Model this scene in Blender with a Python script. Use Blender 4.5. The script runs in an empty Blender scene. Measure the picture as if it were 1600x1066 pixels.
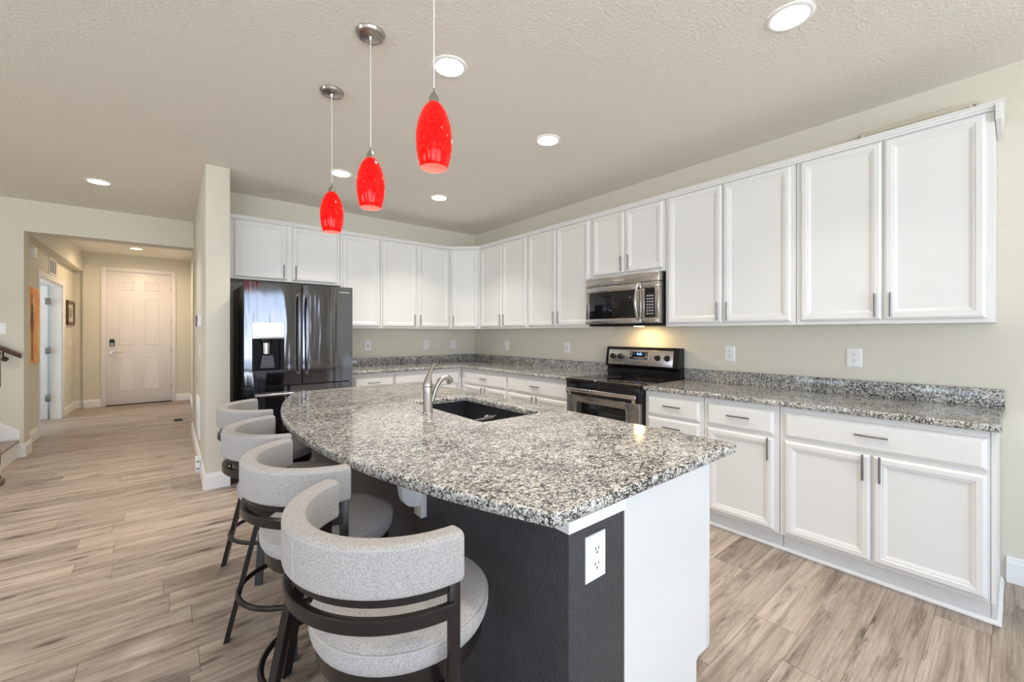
import bpy, bmesh, math, random
from mathutils import Vector, Matrix
random.seed(7)
S = bpy.context.scene
COL = S.collection
R = math.radians
PI = math.pi

# ------------------------------------------------------------------ camera
cam_d = bpy.data.cameras.new('camera')
cam = bpy.data.objects.new('camera', cam_d)
COL.objects.link(cam)
cam.location = (-3.4268, -5.0672, 1.3188)
cam.rotation_euler = (R(90), 0, -0.6921)
cam_d.sensor_fit = 'HORIZONTAL'
cam_d.sensor_width = 36.0
cam_d.lens = 650.10 / 1600 * 36.0
cam_d.shift_x = -(805.16 - 800) / 1600
cam_d.shift_y = (520.40 - 533) / 1600
cam_d.clip_start = 0.05
S.camera = cam

# ------------------------------------------------------------------ world, daylight, exposure
W = bpy.data.worlds.new('daylight')
S.world = W
W.use_nodes = True
wn = W.node_tree
bg = wn.nodes['Background']
# overcast sky above, brighter glow added below the horizon to light the ceiling
w_tc = wn.nodes.new('ShaderNodeTexCoord'); w_sep = wn.nodes.new('ShaderNodeSeparateXYZ')
w_ramp = wn.nodes.new('ShaderNodeValToRGB')
w_map = wn.nodes.new('ShaderNodeMapRange'); w_map.inputs[1].default_value = -1; w_map.inputs[2].default_value = 1
wn.links.new(w_tc.outputs['Generated'], w_sep.inputs[0]); wn.links.new(w_sep.outputs[2], w_map.inputs[0]); wn.links.new(w_map.outputs[0], w_ramp.inputs[0])
w_ramp.color_ramp.elements[0].position = .47; w_ramp.color_ramp.elements[0].color = (.88, .95, 1.02, 1)
w_ramp.color_ramp.elements[1].position = .53; w_ramp.color_ramp.elements[1].color = (.465, .57, .71, 1)
wn.links.new(w_ramp.outputs[0], bg.inputs[0])
bg.inputs[1].default_value = 8.0
S.view_settings.view_transform = 'Standard'
S.view_settings.look = 'None'
S.view_settings.gamma = 1
S.view_settings.use_curve_mapping = False
S.view_settings.exposure = -0.04
S.cycles.use_denoising = True
S.cycles.max_bounces = 10
S.cycles.diffuse_bounces = 6
S.cycles.sample_clamp_indirect = 8
DOWN_E = 24.0           # recessed light lens emission
DOWN_W, HALL_W = 7.2, 17.0   # recessed light watts
HALL_E = 30.0
# openings of the windows: (axis, plane, a0, a1, z0, z1)
WINDOWS = [('y', -8.5, -3.6, -1.0, 0.08, 2.35), ('y', -8.5, -7.4, -4.1, 0.06, 2.45),
           ('x', -8.0, -7.4, -5.6, 0.9, 2.2), ('x', -8.0, -3.4, -1.6, 0.9, 2.2)]  # left-wall pair is out of view, added to light the left floor
for i, (ax, p, a0, a1, z0, z1) in enumerate(WINDOWS + [('x', -7.0, 2.2, 4.2, .3, 2.45)]):
    ld = bpy.data.lights.new('daylight_portal', 'AREA')
    ld.shape = 'RECTANGLE'; ld.size = a1 - a0; ld.size_y = z1 - z0
    ld.cycles.is_portal = True
    lo = bpy.data.objects.new('daylight_portal', ld); COL.objects.link(lo)
    if ax == 'y':
        lo.location = ((a0 + a1) / 2, p - .06, (z0 + z1) / 2); lo.rotation_euler = (R(90), 0, 0)
    else:
        lo.location = (p - .06, (a0 + a1) / 2, (z0 + z1) / 2); lo.rotation_euler = (R(90), 0, R(-90))

# ------------------------------------------------------------------ materials
def mat(name, col=(.8, .8, .8), rough=.5, metal=0.0, spec=.5, emit=None, estr=0, **kw):
    m = bpy.data.materials.new(name); m.use_nodes = True
    b = m.node_tree.nodes['Principled BSDF']
    b.inputs['Base Color'].default_value = (*col, 1)
    b.inputs['Roughness'].default_value = rough
    b.inputs['Metallic'].default_value = metal
    b.inputs['Specular IOR Level'].default_value = spec
    if emit:
        b.inputs['Emission Color'].default_value = (*emit, 1)
        b.inputs['Emission Strength'].default_value = estr
    for k, v in kw.items():
        b.inputs[k.replace('_', ' ')].default_value = v
    return m

def nodes(m):
    nt = m.node_tree
    return nt, nt.nodes, nt.links, nt.nodes['Principled BSDF']

def ramp(nt, stops, interp='LINEAR'):
    r = nt.nodes.new('ShaderNodeValToRGB')
    r.color_ramp.interpolation = interp
    els = r.color_ramp.elements
    while len(els) < len(stops): els.new(0.5)
    for e, (p, c) in zip(els, stops):
        e.position = p; e.color = (*c, 1) if len(c) == 3 else c
    return r

def noise(nt, vec, scale, detail=2, rough=.5, dist=0.0):
    n = nt.nodes.new('ShaderNodeTexNoise')
    n.inputs['Scale'].default_value = scale; n.inputs['Detail'].default_value = detail
    n.inputs['Roughness'].default_value = rough; n.inputs['Distortion'].default_value = dist
    if vec is not None: nt.links.new(vec, n.inputs['Vector'])
    return n

def objco(nt, scale=(1, 1, 1), rot=(0, 0, 0)):
    tc = nt.nodes.new('ShaderNodeTexCoord'); mp = nt.nodes.new('ShaderNodeMapping')
    mp.inputs['Scale'].default_value = scale; mp.inputs['Rotation'].default_value = rot
    nt.links.new(tc.outputs['Object'], mp.inputs['Vector'])
    return mp.outputs[0]

def bump(nt, height, strength, dist=.002, to=None):
    b = nt.nodes.new('ShaderNodeBump')
    b.inputs['Strength'].default_value = strength; b.inputs['Distance'].default_value = dist
    nt.links.new(height, b.inputs['Height'])
    nt.links.new(b.outputs[0], (to or nt.nodes['Principled BSDF']).inputs['Normal'])
    return b

def math_n(nt, op, a, b=None, c=None):
    n = nt.nodes.new('ShaderNodeMath'); n.operation = op
    for i, v in enumerate((a, b, c)):
        if v is None: continue
        if isinstance(v, (int, float)): n.inputs[i].default_value = v
        else: nt.links.new(v, n.inputs[i])
    return n.outputs[0]

def mixc(nt, fac, a, b, mode='MIX'):
    n = nt.nodes.new('ShaderNodeMix'); n.data_type = 'RGBA'; n.blend_type = mode
    for i, v in ((0, fac), (6, a), (7, b)):
        if isinstance(v, (int, float)): n.inputs[i].default_value = v
        elif isinstance(v, tuple): n.inputs[i].default_value = (*v, 1)
        else: nt.links.new(v, n.inputs[i])
    return n.outputs[2]

def paint(name, col, rough=.75, scale=95, strength=.6, dist=.004):
    m = mat(name, col, rough, spec=.3)
    nt, N, L, b = nodes(m)
    v = objco(nt)
    n = noise(nt, v, scale, 3, .55)
    bump(nt, n.outputs[0], strength, dist)
    return m

M_WALL = paint('sage beige wall paint', (.715, .68, .585))
M_HALLW = M_WALL
M_CEIL = paint('textured ceiling paint', (.83, .80, .735), .85, 70, .8, .006)
M_WHITE = mat('white cabinet paint', (.76, .76, .75), .32, spec=.45)
M_TRIM = mat('white trim paint', (.88, .88, .88), .35)
M_DOORP = mat('warm white door paint', (.80, .755, .745), .4)
M_SIDED = mat('cool white door paint', (.82, .86, .90), .4)
M_BATH = mat('pale blue grey room paint', (.55, .62, .68), .8)
M_KNEE = paint('charcoal wall paint', (.056, .055, .060), .36, 110, .9, .006)
M_NICKEL = mat('brushed nickel', (.46, .43, .40), .27, 1)
M_PULL = mat('satin nickel pull', (.24, .235, .23), .36, 1)
M_DARKMETAL = mat('espresso powder coated metal', (.012, .0095, .0085), .30, 0, spec=.42)
M_PLATE = mat('white plastic', (.86, .86, .86), .35)
M_SLOT = mat('dark slot', (.03, .03, .03), .6)
M_BLACK = mat('black enamel', (.008, .008, .009), .12)
M_BLKGLASS = mat('black ceramic glass', (.006, .006, .007), .04, spec=.6)
M_BLKPL = mat('black plastic', (.012, .012, .013), .35)
M_SINK = mat('black granite composite', (.022, .023, .029), .35)
M_BLUE = mat('blue display digits', (.1, .2, .9), .4, emit=(.15, .35, 1.0), estr=4)
M_GREYTXT = mat('pale grey print', (.55, .55, .55), .5)
M_CORD = mat('clear braided cord', (.78, .78, .76), .3)
M_VENTB = mat('bronze register', (.05, .035, .025), .45, .6)
M_BRUSHGREY = mat('grey plastic brush', (.17, .17, .175), .45)
M_TRAY = mat('cream glazed tray', (.62, .58, .47), .3)
M_SUBFLOOR = mat('dark gap', (.02, .02, .02), .8)

def stainless(name, col, rough, stretch=(1, 1, 90)):
    m = mat(name, col, rough, 1)
    nt, N, L, b = nodes(m)
    n = noise(nt, objco(nt, stretch), 14, 2)
    r = ramp(nt, [(.3, (rough * .8,) * 3), (.7, (rough * 1.25,) * 3)])
    L.new(n.outputs[0], r.inputs[0]); L.new(r.outputs[0], b.inputs['Roughness'])
    return m
M_STEEL = stainless('brushed stainless steel', (.58, .55, .52), .24)
M_BSTEEL = stainless('black stainless steel', (.165, .165, .18), .075)
M_OVEN = stainless('bronze toned stainless steel', (.36, .33, .30), .26)
nt_ = M_BSTEEL.node_tree
bump(nt_, noise(nt_, objco(nt_, (9, 9, 1.1)), 1.0, 2).outputs[0], .20, .02)
M_BSTEEL_H = stainless('black stainless handle', (.30, .30, .32), .22)

def granite():
    m = mat('speckled granite', rough=.09, spec=.5)
    nt, N, L, b = nodes(m)
    v = objco(nt, (1, 1, 1), (0, 0, .5))
    vs = objco(nt, (1, 1.75, 1.4), (0, 0, .55))
    base = noise(nt, v, 42, 5, .6, .6)
    rb = ramp(nt, [(.30, (.42, .41, .385)), (.44, (.64, .625, .58)), (.58, (.75, .74, .70)), (.75, (.80, .795, .775))])
    L.new(base.outputs[0], rb.inputs[0])
    warm = noise(nt, v, 4.5, 3)
    rw = ramp(nt, [(.58, (1, 1, 1)), (.78, (1.0, .91, .83))])
    L.new(warm.outputs[0], rw.inputs[0])
    c = mixc(nt, .6, rb.outputs[0], rw.outputs[0], 'MULTIPLY')
    def ridge(n, w0, w1):
        d = math_n(nt, 'ABSOLUTE', math_n(nt, 'SUBTRACT', n.outputs[0], .5))
        r = ramp(nt, [(w0, (1, 1, 1)), (w1, (0, 0, 0))]); L.new(d, r.inputs[0]); return r.outputs[0]
    drift = noise(nt, v, 5.5, 3, .6)
    # grey squiggles
    g = noise(nt, vs, 44, 4, .6, .9)
    c = mixc(nt, math_n(nt, 'MULTIPLY', ridge(g, .020, .046), .72), c, (.135, .13, .13))
    # black mica: thin crooked veins broken into flecks, gathered in drifts
    k = noise(nt, vs, 30, 5, .64, 1.1)
    brk = noise(nt, v, 95, 3, .6)
    rbk = ramp(nt, [(.43, (0, 0, 0)), (.49, (1, 1, 1))]); L.new(brk.outputs[0], rbk.inputs[0])
    veins = math_n(nt, 'MULTIPLY', ridge(k, .026, .044), rbk.outputs[0])
    k2 = noise(nt, vs, 74, 5, .64, 1.4)
    kk = math_n(nt, 'ADD', k2.outputs[0], math_n(nt, 'MULTIPLY', math_n(nt, 'SUBTRACT', drift.outputs[0], .5), .34))
    rk = ramp(nt, [(.555, (0, 0, 0)), (.580, (1, 1, 1))]); L.new(kk, rk.inputs[0])
    c = mixc(nt, math_n(nt, 'MAXIMUM', veins, rk.outputs[0]), c, (.018, .017, .019))
    L.new(c, b.inputs['Base Color'])
    return m
M_GRANITE = granite()

def plank_floor():
    m = mat('grey brown oak plank vinyl', rough=.38, spec=.4)
    nt, N, L, b = nodes(m)
    tc = N.new('ShaderNodeTexCoord'); sx = N.new('ShaderNodeSeparateXYZ')
    L.new(tc.outputs['Object'], sx.inputs[0])
    x, y = sx.outputs[0], sx.outputs[1]
    pw, pl = .178, 1.22
    yr = math_n(nt, 'DIVIDE', math_n(nt, 'ADD', y, 4.641), pw)
    row = math_n(nt, 'FLOOR', yr); fy = math_n(nt, 'FRACT', yr)
    wn_ = N.new('ShaderNodeTexWhiteNoise'); wn_.noise_dimensions = '1D'; L.new(row, wn_.inputs['W'])
    xr = math_n(nt, 'ADD', math_n(nt, 'DIVIDE', x, pl), math_n(nt, 'MULTIPLY', wn_.outputs[0], 7.3))
    colm = math_n(nt, 'FLOOR', xr); fx = math_n(nt, 'FRACT', xr)
    cb = N.new('ShaderNodeCombineXYZ'); L.new(row, cb.inputs[0]); L.new(colm, cb.inputs[1])
    wid = N.new('ShaderNodeTexWhiteNoise'); wid.noise_dimensions = '2D'; L.new(cb.outputs[0], wid.inputs['Vector'])
    rid = wid.outputs[0]
    # grain coordinates, shifted per plank
    gv = N.new('ShaderNodeCombineXYZ')
    L.new(math_n(nt, 'ADD', math_n(nt, 'MULTIPLY', x, 1.0), math_n(nt, 'MULTIPLY', rid, 37.0)), gv.inputs[0])
    L.new(math_n(nt, 'MULTIPLY', y, 15.0), gv.inputs[1])
    L.new(math_n(nt, 'MULTIPLY', rid, 11.0), gv.inputs[2])
    g1 = noise(nt, gv.outputs[0], 1.4, 6, .62, .45)
    r1 = ramp(nt, [(.28, (.19, .142, .112)), (.43, (.35, .284, .237)), (.57, (.455, .382, .33)), (.72, (.515, .446, .392))])
    L.new(g1.outputs[0], r1.inputs[0])
    gv2 = N.new('ShaderNodeCombineXYZ')
    L.new(math_n(nt, 'ADD', math_n(nt, 'MULTIPLY', x, 3.0), math_n(nt, 'MULTIPLY', rid, 91.0)), gv2.inputs[0])
    L.new(math_n(nt, 'MULTIPLY', y, 130.0), gv2.inputs[1])
    g2 = noise(nt, gv2.outputs[0], 1.0, 3, .6, .3)
    r2 = ramp(nt, [(.30, (.72, .70, .68)), (.62, (1.08, 1.08, 1.08))])
    L.new(g2.outputs[0], r2.inputs[0])
    c = mixc(nt, .8, r1.outputs[0], r2.outputs[0], 'MULTIPLY')
    # dark heart streaks
    kv = N.new('ShaderNodeCombineXYZ')
    L.new(math_n(nt, 'ADD', math_n(nt, 'MULTIPLY', x, 1.5), math_n(nt, 'MULTIPLY', rid, 53.0)), kv.inputs[0])
    L.new(math_n(nt, 'MULTIPLY', y, 9.0), kv.inputs[1])
    kn = noise(nt, kv.outputs[0], 1.6, 4, .6, .6)
    rk = ramp(nt, [(.53, (0, 0, 0)), (.68, (1, 1, 1))])
    L.new(kn.outputs[0], rk.inputs[0])
    c = mixc(nt, math_n(nt, 'MULTIPLY', rk.outputs[0], .55), c, (.16, .117, .092))
    # fine checks in the grain, only inside some streaks
    cv = N.new('ShaderNodeCombineXYZ')
    L.new(math_n(nt, 'ADD', math_n(nt, 'MULTIPLY', x, 2.2), math_n(nt, 'MULTIPLY', rid, 71.0)), cv.inputs[0])
    L.new(math_n(nt, 'MULTIPLY', y, 30.0), cv.inputs[1])
    cn = noise(nt, cv.outputs[0], 1.15, 5, .66, 1.0)
    cd = math_n(nt, 'ABSOLUTE', math_n(nt, 'SUBTRACT', cn.outputs[0], .5))
    rc_ = ramp(nt, [(.008, (1, 1, 1)), (.030, (0, 0, 0))]); L.new(cd, rc_.inputs[0])
    c = mixc(nt, math_n(nt, 'MULTIPLY', rc_.outputs[0], math_n(nt, 'ADD', math_n(nt, 'MULTIPLY', rk.outputs[0], .60), .15)), c, (.075, .053, .042))
    # knots
    nv = N.new('ShaderNodeCombineXYZ')
    wob = noise(nt, kv.outputs[0], 9.0, 2)
    L.new(math_n(nt, 'ADD', math_n(nt, 'MULTIPLY', x, 1.25), math_n(nt, 'MULTIPLY', rid, 17.0)), nv.inputs[0])
    L.new(math_n(nt, 'ADD', math_n(nt, 'MULTIPLY', y, 4.2), math_n(nt, 'MULTIPLY', wob.outputs[0], .16)), nv.inputs[1])
    vo = N.new('ShaderNodeTexVoronoi'); vo.voronoi_dimensions = '2D'; vo.inputs['Scale'].default_value = 1.0
    L.new(nv.outputs[0], vo.inputs['Vector'])
    sc_ = N.new('ShaderNodeSeparateColor'); L.new(vo.outputs['Color'], sc_.inputs[0])
    pick = math_n(nt, 'GREATER_THAN', sc_.outputs[0], .45)
    rn = ramp(nt, [(.0, (1, 1, 1)), (.045, (.85, .85, .85)), (.075, (.25, .25, .25)), (.17, (0, 0, 0))]); L.new(vo.outputs['Distance'], rn.inputs[0])
    c = mixc(nt, math_n(nt, 'MULTIPLY', math_n(nt, 'MULTIPLY', rn.outputs[0], pick), .85), c, (.065, .046, .036))
    tone = ramp(nt, [(0, (.80, .79, .78)), (.5, (1, 1, 1)), (1, (1.13, 1.12, 1.11))])
    L.new(rid, tone.inputs[0])
    c = mixc(nt, 1.0, c, tone.outputs[0], 'MULTIPLY')
    # seams
    ey = math_n(nt, 'MINIMUM', fy, math_n(nt, 'SUBTRACT', 1.0, fy))
    ex = math_n(nt, 'MINIMUM', fx, math_n(nt, 'SUBTRACT', 1.0, fx))
    sy = math_n(nt, 'LESS_THAN', ey, .0055); s_x = math_n(nt, 'LESS_THAN', ex, .0011)
    seam = math_n(nt, 'MAXIMUM', sy, s_x)
    c = mixc(nt, math_n(nt, 'MULTIPLY', seam, .75), c, (.08, .06, .048))
    L.new(c, b.inputs['Base Color'])
    rr = ramp(nt, [(.3, (.34,) * 3), (.7, (.46,) * 3)])
    L.new(g1.outputs[0], rr.inputs[0]); L.new(rr.outputs[0], b.inputs['Roughness'])
    hb = math_n(nt, 'SUBTRACT', g2.outputs[0], math_n(nt, 'MULTIPLY', seam, 1.5))
    bump(nt, hb, .10, .002)
    return m
M_FLOOR = plank_floor()

def fabric():
    m = mat('light grey woven upholstery', rough=.9, spec=.15)
    nt, N, L, b = nodes(m)
    v = objco(nt)
    n = noise(nt, v, 420, 3, .6)
    r = ramp(nt, [(.32, (.25, .24, .235)), (.50, (.41, .39, .38)), (.66, (.53, .51, .495))])
    L.new(n.outputs[0], r.inputs[0]); L.new(r.outputs[0], b.inputs['Base Color'])
    n2 = noise(nt, v, 650, 2)
    bump(nt, n2.outputs[0], .5, .001)
    b.inputs['Sheen Weight'].default_value = .15
    return m
M_FABRIC = fabric()
M_PIPING = mat('grey seam piping', (.44, .43, .42), .9)

def red_glass():
    m = mat('red mottled art glass', (.78, .006, .006), .06, spec=.22)
    nt, N, L, b = nodes(m)
    v = objco(nt, (1, 1, .55), (.5, .3, 0))
    vo = N.new('ShaderNodeTexVoronoi'); vo.inputs['Scale'].default_value = 130
    L.new(v, vo.inputs['Vector'])
    n = noise(nt, objco(nt), 16, 3)
    f = math_n(nt, 'MULTIPLY', vo.outputs['Distance'], n.outputs[0])
    r = ramp(nt, [(.02, (.50, .0, .002)), (.16, (.74, .001, .002)), (.36, (.97, .012, .006))])
    L.new(f, r.inputs[0]); L.new(r.outputs[0], b.inputs['Base Color'])
    L.new(r.outputs[0], b.inputs['Emission Color'])
    b.inputs['Emission Strength'].default_value = .40
    return m
M_RED = red_glass()
M_REDIN = mat('frosted pink inner glass', (.95, .30, .25), .5, emit=(1, .30, .24), estr=.5)

def wood(name, c0, c1, scale=(3, 3, 40)):
    m = mat(name, rough=.35)
    nt, N, L, b = nodes(m)
    n = noise(nt, objco(nt, scale), 2, 4, .6, .6)
    r = ramp(nt, [(.3, c0), (.7, c1)])
    L.new(n.outputs[0], r.inputs[0]); L.new(r.outputs[0], b.inputs['Base Color'])
    return m
M_WALNUT = wood('dark stained wood', (.045, .020, .012), (.12, .058, .034), (40, 3, 3))
M_NEWEL = wood('brown stained newel wood', (.10, .055, .035), (.20, .115, .075))
M_TREAD = wood('brown stair tread wood', (.22, .15, .11), (.36, .27, .21), (3, 30, 3))

def art():
    m = mat('orange abstract painting', rough=.6)
    nt, N, L, b = nodes(m)
    n = noise(nt, objco(nt, (1, 2, 1.0)), 3.0, 5, .6, .8)
    r = ramp(nt, [(.28, (.75, .13, .02)), (.45, (.93, .32, .04)), (.58, (.95, .55, .16)), (.75, (.93, .80, .60))])
    L.new(n.outputs[0], r.inputs[0]); L.new(r.outputs[0], b.inputs['Base Color'])
    return m
M_ART = art()
M_ARTFIG = mat('dark umber paint', (.085, .022, .016), .6)
M_ARTLEG = mat('grey blue paint', (.13, .14, .16), .6)
M_MATB = mat('picture mat', (.62, .58, .48), .7)
M_PRINT = mat('picture print', (.30, .33, .30), .6)
M_GLOWC = mat('lit lens', (.9, .9, .9), .5, emit=(1, .94, .86), estr=DOWN_E)
M_GLOWH = mat('lit hall lens', (.9, .9, .9), .5, emit=(1, .74, .46), estr=HALL_E)
M_GLOWM = mat('lit cooktop lamp', (.9, .9, .9), .5, emit=(1, .66, .28), estr=230)

# ------------------------------------------------------------------ mesh builder
class B:
    def __init__(s): s.bm = bmesh.new()
    def _merge(s, t):
        me = bpy.data.meshes.new('t'); t.to_mesh(me); t.free(); s.bm.from_mesh(me); bpy.data.meshes.remove(me)
    def box(s, x0, x1, y0, y1, z0, z1, bev=0, seg=2, rot=None):
        t = bmesh.new(); bmesh.ops.create_cube(t, size=1)
        M = Matrix.Translation(((x0 + x1) / 2, (y0 + y1) / 2, (z0 + z1) / 2)) @ Matrix.Diagonal((abs(x1 - x0), abs(y1 - y0), abs(z1 - z0), 1))
        bmesh.ops.transform(t, matrix=M, verts=t.verts)
        if bev: bmesh.ops.bevel(t, geom=t.edges[:], offset=bev, segments=seg, affect='EDGES', profile=.5, clamp_overlap=True)
        if rot is not None: bmesh.ops.transform(t, matrix=rot, verts=t.verts)
        s._merge(t); return s
    def cyl(s, p0, p1, r, r2=None, n=24):
        p0, p1 = Vector(p0), Vector(p1); d = p1 - p0
        t = bmesh.new(); bmesh.ops.create_cone(t, cap_ends=True, segments=n, radius1=r, radius2=r if r2 is None else r2, depth=d.length)
        q = d.to_track_quat('Z', 'Y').to_matrix().to_4x4()
        bmesh.ops.transform(t, matrix=Matrix.Translation((p0 + p1) / 2) @ q, verts=t.verts)
        s._merge(t); return s
    def lathe(s, prof, c=(0, 0, 0), n=32, M=None):
        t = s.bm; M = M or Matrix.Translation(c)
        rings = []
        for r, z in prof:
            if r < 1e-6: rings.append([t.verts.new(M @ Vector((0, 0, z)))])
            else: rings.append([t.verts.new(M @ Vector((r * math.cos(2 * PI * i / n), r * math.sin(2 * PI * i / n), z))) for i in range(n)])
        for a, b in zip(rings, rings[1:]):
            for i in range(n):
                j = (i + 1) % n
                if len(a) == 1 and len(b) == 1: continue
                if len(a) == 1: t.faces.new((a[0], b[j], b[i]))
                elif len(b) == 1: t.faces.new((a[i], a[j], b[0]))
                else: t.faces.new((a[i], a[j], b[j], b[i]))
        return s
    def loft(s, rings, cap=True, closed=True):
        t = s.bm; vr = [[t.verts.new(p) for p in r] for r in rings]; n = len(vr[0])
        for a, b in zip(vr, vr[1:]):
            for i in range(n if closed else n - 1):
                j = (i + 1) % n; t.faces.new((a[i], a[j], b[j], b[i]))
        if cap:
            t.faces.new(list(reversed(vr[0]))); t.faces.new(vr[-1])
        return s
    def tube(s, pts, r, n=12, flat=None):
        pts = [Vector(p) for p in pts]; rs = r if isinstance(r, (list, tuple)) else [r] * len(pts)
        rings = []; up = None
        for i, p in enumerate(pts):
            d = (pts[min(i + 1, len(pts) - 1)] - pts[max(i - 1, 0)]).normalized()
            if up is None: up = Vector((0, 0, 1)) if abs(d.z) < .9 else Vector((1, 0, 0))
            a = d.cross(up).normalized(); b2 = a.cross(d).normalized(); up = b2
            f = flat or (1, 1)
            rings.append([p + a * (rs[i] * f[0] * math.cos(2 * PI * k / n)) + b2 * (rs[i] * f[1] * math.sin(2 * PI * k / n)) for k in range(n)])
        return s.loft(rings)
    def arc(s, c, sec, a0, a1, n=32):
        """sweep a closed (r, z) section about the vertical through c"""
        full = abs(abs(a1 - a0) - 2 * PI) < 1e-4
        rings = [[(c[0] + r * math.cos(a0 + (a1 - a0) * i / n), c[1] + r * math.sin(a0 + (a1 - a0) * i / n), c[2] + z) for r, z in sec] for i in range(n + 1)]
        return s.loft(rings, cap=not full)
    def prism(s, poly, z0, z1, M=None):
        M = M or Matrix.Identity(4)
        return s.loft([[M @ Vector((x, y, z0)) for x, y in poly], [M @ Vector((x, y, z1)) for x, y in poly]])
    def rings_panel(s, w, h, prof, M):
        """concentric rectangle rings (inset, out) with a flat fill: doors and drawer fronts"""
        t = s.bm; vr = []
        for ins, o in prof:
            vr.append([t.verts.new(M @ Vector(p)) for p in ((ins, ins, o), (w - ins, ins, o), (w - ins, h - ins, o), (ins, h - ins, o))])
        for a, b in zip(vr, vr[1:]):
            for i in range(4): t.faces.new((a[i], a[(i + 1) % 4], b[(i + 1) % 4], b[i]))
        t.faces.new(vr[-1]); t.faces.new(list(reversed(vr[0])))
        return s
    def xf(s, M): bmesh.ops.transform(s.bm, matrix=M, verts=s.bm.verts); return s

OFF = {}
def setp(o, label=None, cat=None, group=None, kind=None):
    if label: o['label'] = label
    if cat: o['category'] = cat
    if group: o['group'] = group
    if kind: o['kind'] = kind
    return o

def make(name, b, m, parent=None, loc=None, smooth=True, ang=38, label=None, flat_z=False):
    """link the builder as one mesh object; vertices are given in world space and re-based on the thing's origin"""
    off = Vector(OFF[parent.name]) if parent is not None else Vector(loc or (0, 0, 0))
    if off.length: bmesh.ops.translate(b.bm, vec=-off, verts=b.bm.verts)
    bmesh.ops.recalc_face_normals(b.bm, faces=b.bm.faces[:])
    me = bpy.data.meshes.new(name); b.bm.to_mesh(me); b.bm.free()
    me.materials.append(m)
    if smooth:
        me.shade_smooth(); me.set_sharp_from_angle(angle=R(ang))
        for p in me.polygons:
            if flat_z and abs(p.normal.z) > .999: p.use_smooth = False
    o = bpy.data.objects.new(name, me); COL.objects.link(o)
    if parent is not None: o.parent = parent
    else: o.location = off
    OFF[o.name] = tuple(off)
    if label: o['label'] = label
    return o

def thing(name, loc, label, cat, group=None):
    o = bpy.data.objects.new(name, None); o.empty_display_size = .1
    COL.objects.link(o); o.location = loc; OFF[o.name] = tuple(loc)
    return setp(o, label, cat, group)

def struct(name, b, m, **kw):
    return setp(make(name, b, m, **kw), kind='structure')

def copy_tree(o, parent=None):
    c = o.copy(); COL.objects.link(c); OFF[c.name] = OFF.get(o.name, (0, 0, 0))
    if parent is not None: c.parent = parent
    for ch in list(o.children): copy_tree(ch, c)
    return c

def text(b, body, size, M, depth=.0006):
    cu = bpy.data.curves.new('t', 'FONT'); cu.body = body; cu.size = size; cu.align_x = 'CENTER'; cu.align_y = 'CENTER'; cu.extrude = depth
    o = bpy.data.objects.new('t', cu); COL.objects.link(o)
    dg = bpy.context.evaluated_depsgraph_get(); dg.update()
    me = bpy.data.meshes.new_from_object(o.evaluated_get(dg)); me.transform(M); b.bm.from_mesh(me)
    bpy.data.meshes.remove(me); bpy.data.objects.remove(o); bpy.data.curves.remove(cu)
    return b

def frame(o, u, w):
    """matrix: local x along u, local y up, local z along w (outward), origin o"""
    u, w = Vector(u).normalized(), Vector(w).normalized(); v = Vector((0, 0, 1))
    return Matrix(((u.x, v.x, w.x, o[0]), (u.y, v.y, w.y, o[1]), (u.z, v.z, w.z, o[2]), (0, 0, 0, 1)))

RW_U, RW_W = (0, -1, 0), (-1, 0, 0)      # right wall: along, outward
BW_U, BW_W = (1, 0, 0), (0, -1, 0)       # back wall

# ------------------------------------------------------------------ the room
H = 2.743
struct('floor', B().box(-8.2, .3, -8.7, 5.7, -.12, 0), M_FLOOR, smooth=False)
struct('ceiling', B().box(-8.2, .3, -8.7, 5.7, H, H + .12), M_CEIL, smooth=False)
struct('wall_right', B().box(0, .15, -8.65, .15, 0, H), M_WALL, smooth=False)
struct('wall_back', B().box(-3.02, 0, 0, .15, 0, H), M_WALL, smooth=False)
b = B()
b.box(-8.0, -4.63, 1.69, 1.93, 0, H); b.box(-4.63, -3.2, 1.69, 1.93, 2.407, H)
struct('wall_hall_front', b, M_WALL, smooth=False)
struct('wall_divider', B().box(-3.2, -3.028, -.715, 1.93, 0, H, .006, 2), M_WALL)
b = B()
b.box(-4.84, -4.72, 1.93, 2.88, 0, H); b.box(-4.84, -4.72, 4.36, 5.5, 0, H); b.box(-4.84, -4.72, 2.88, 4.36, 2.045, H)
struct('wall_hall_left', b, M_HALLW, smooth=False)
struct('wall_hall_right', B().box(-3.12, -3.0, 1.93, 5.5, 0, H), M_HALLW, smooth=False)
b = B()
b.box(-4.61, -4.325, 5.38, 5.5, 0, H); b.box(-3.405, -3.12, 5.38, 5.5, 0, H); b.box(-4.325, -3.405, 5.455, 5.5, 0, 2.445); b.box(-4.325, -3.405, 5.38, 5.5, 2.445, H); b.box(-4.72, -4.61, 5.43, 5.5, 0, H)  # the thin panel behind the door is added to block outside light
struct('wall_hall_far', b, M_HALLW, smooth=False)
struct('wall_hall_soffit', B().box(-4.72, -4.61, 1.93, 5.43, 2.402, H), M_HALLW, smooth=False)
# side room behind the hall door
b = B()
b.box(-7.0, -4.84, 5.5, 5.62, 0, H)
b.box(-7.12, -7.0, 1.93, 2.2, 0, H); b.box(-7.12, -7.0, 4.2, 5.62, 0, H); b.box(-7.12, -7.0, 2.2, 4.2, 0, .3); b.box(-7.12, -7.0, 2.2, 4.2, 2.45, H)
struct('wall_side_room', b, M_BATH, smooth=False)
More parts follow.
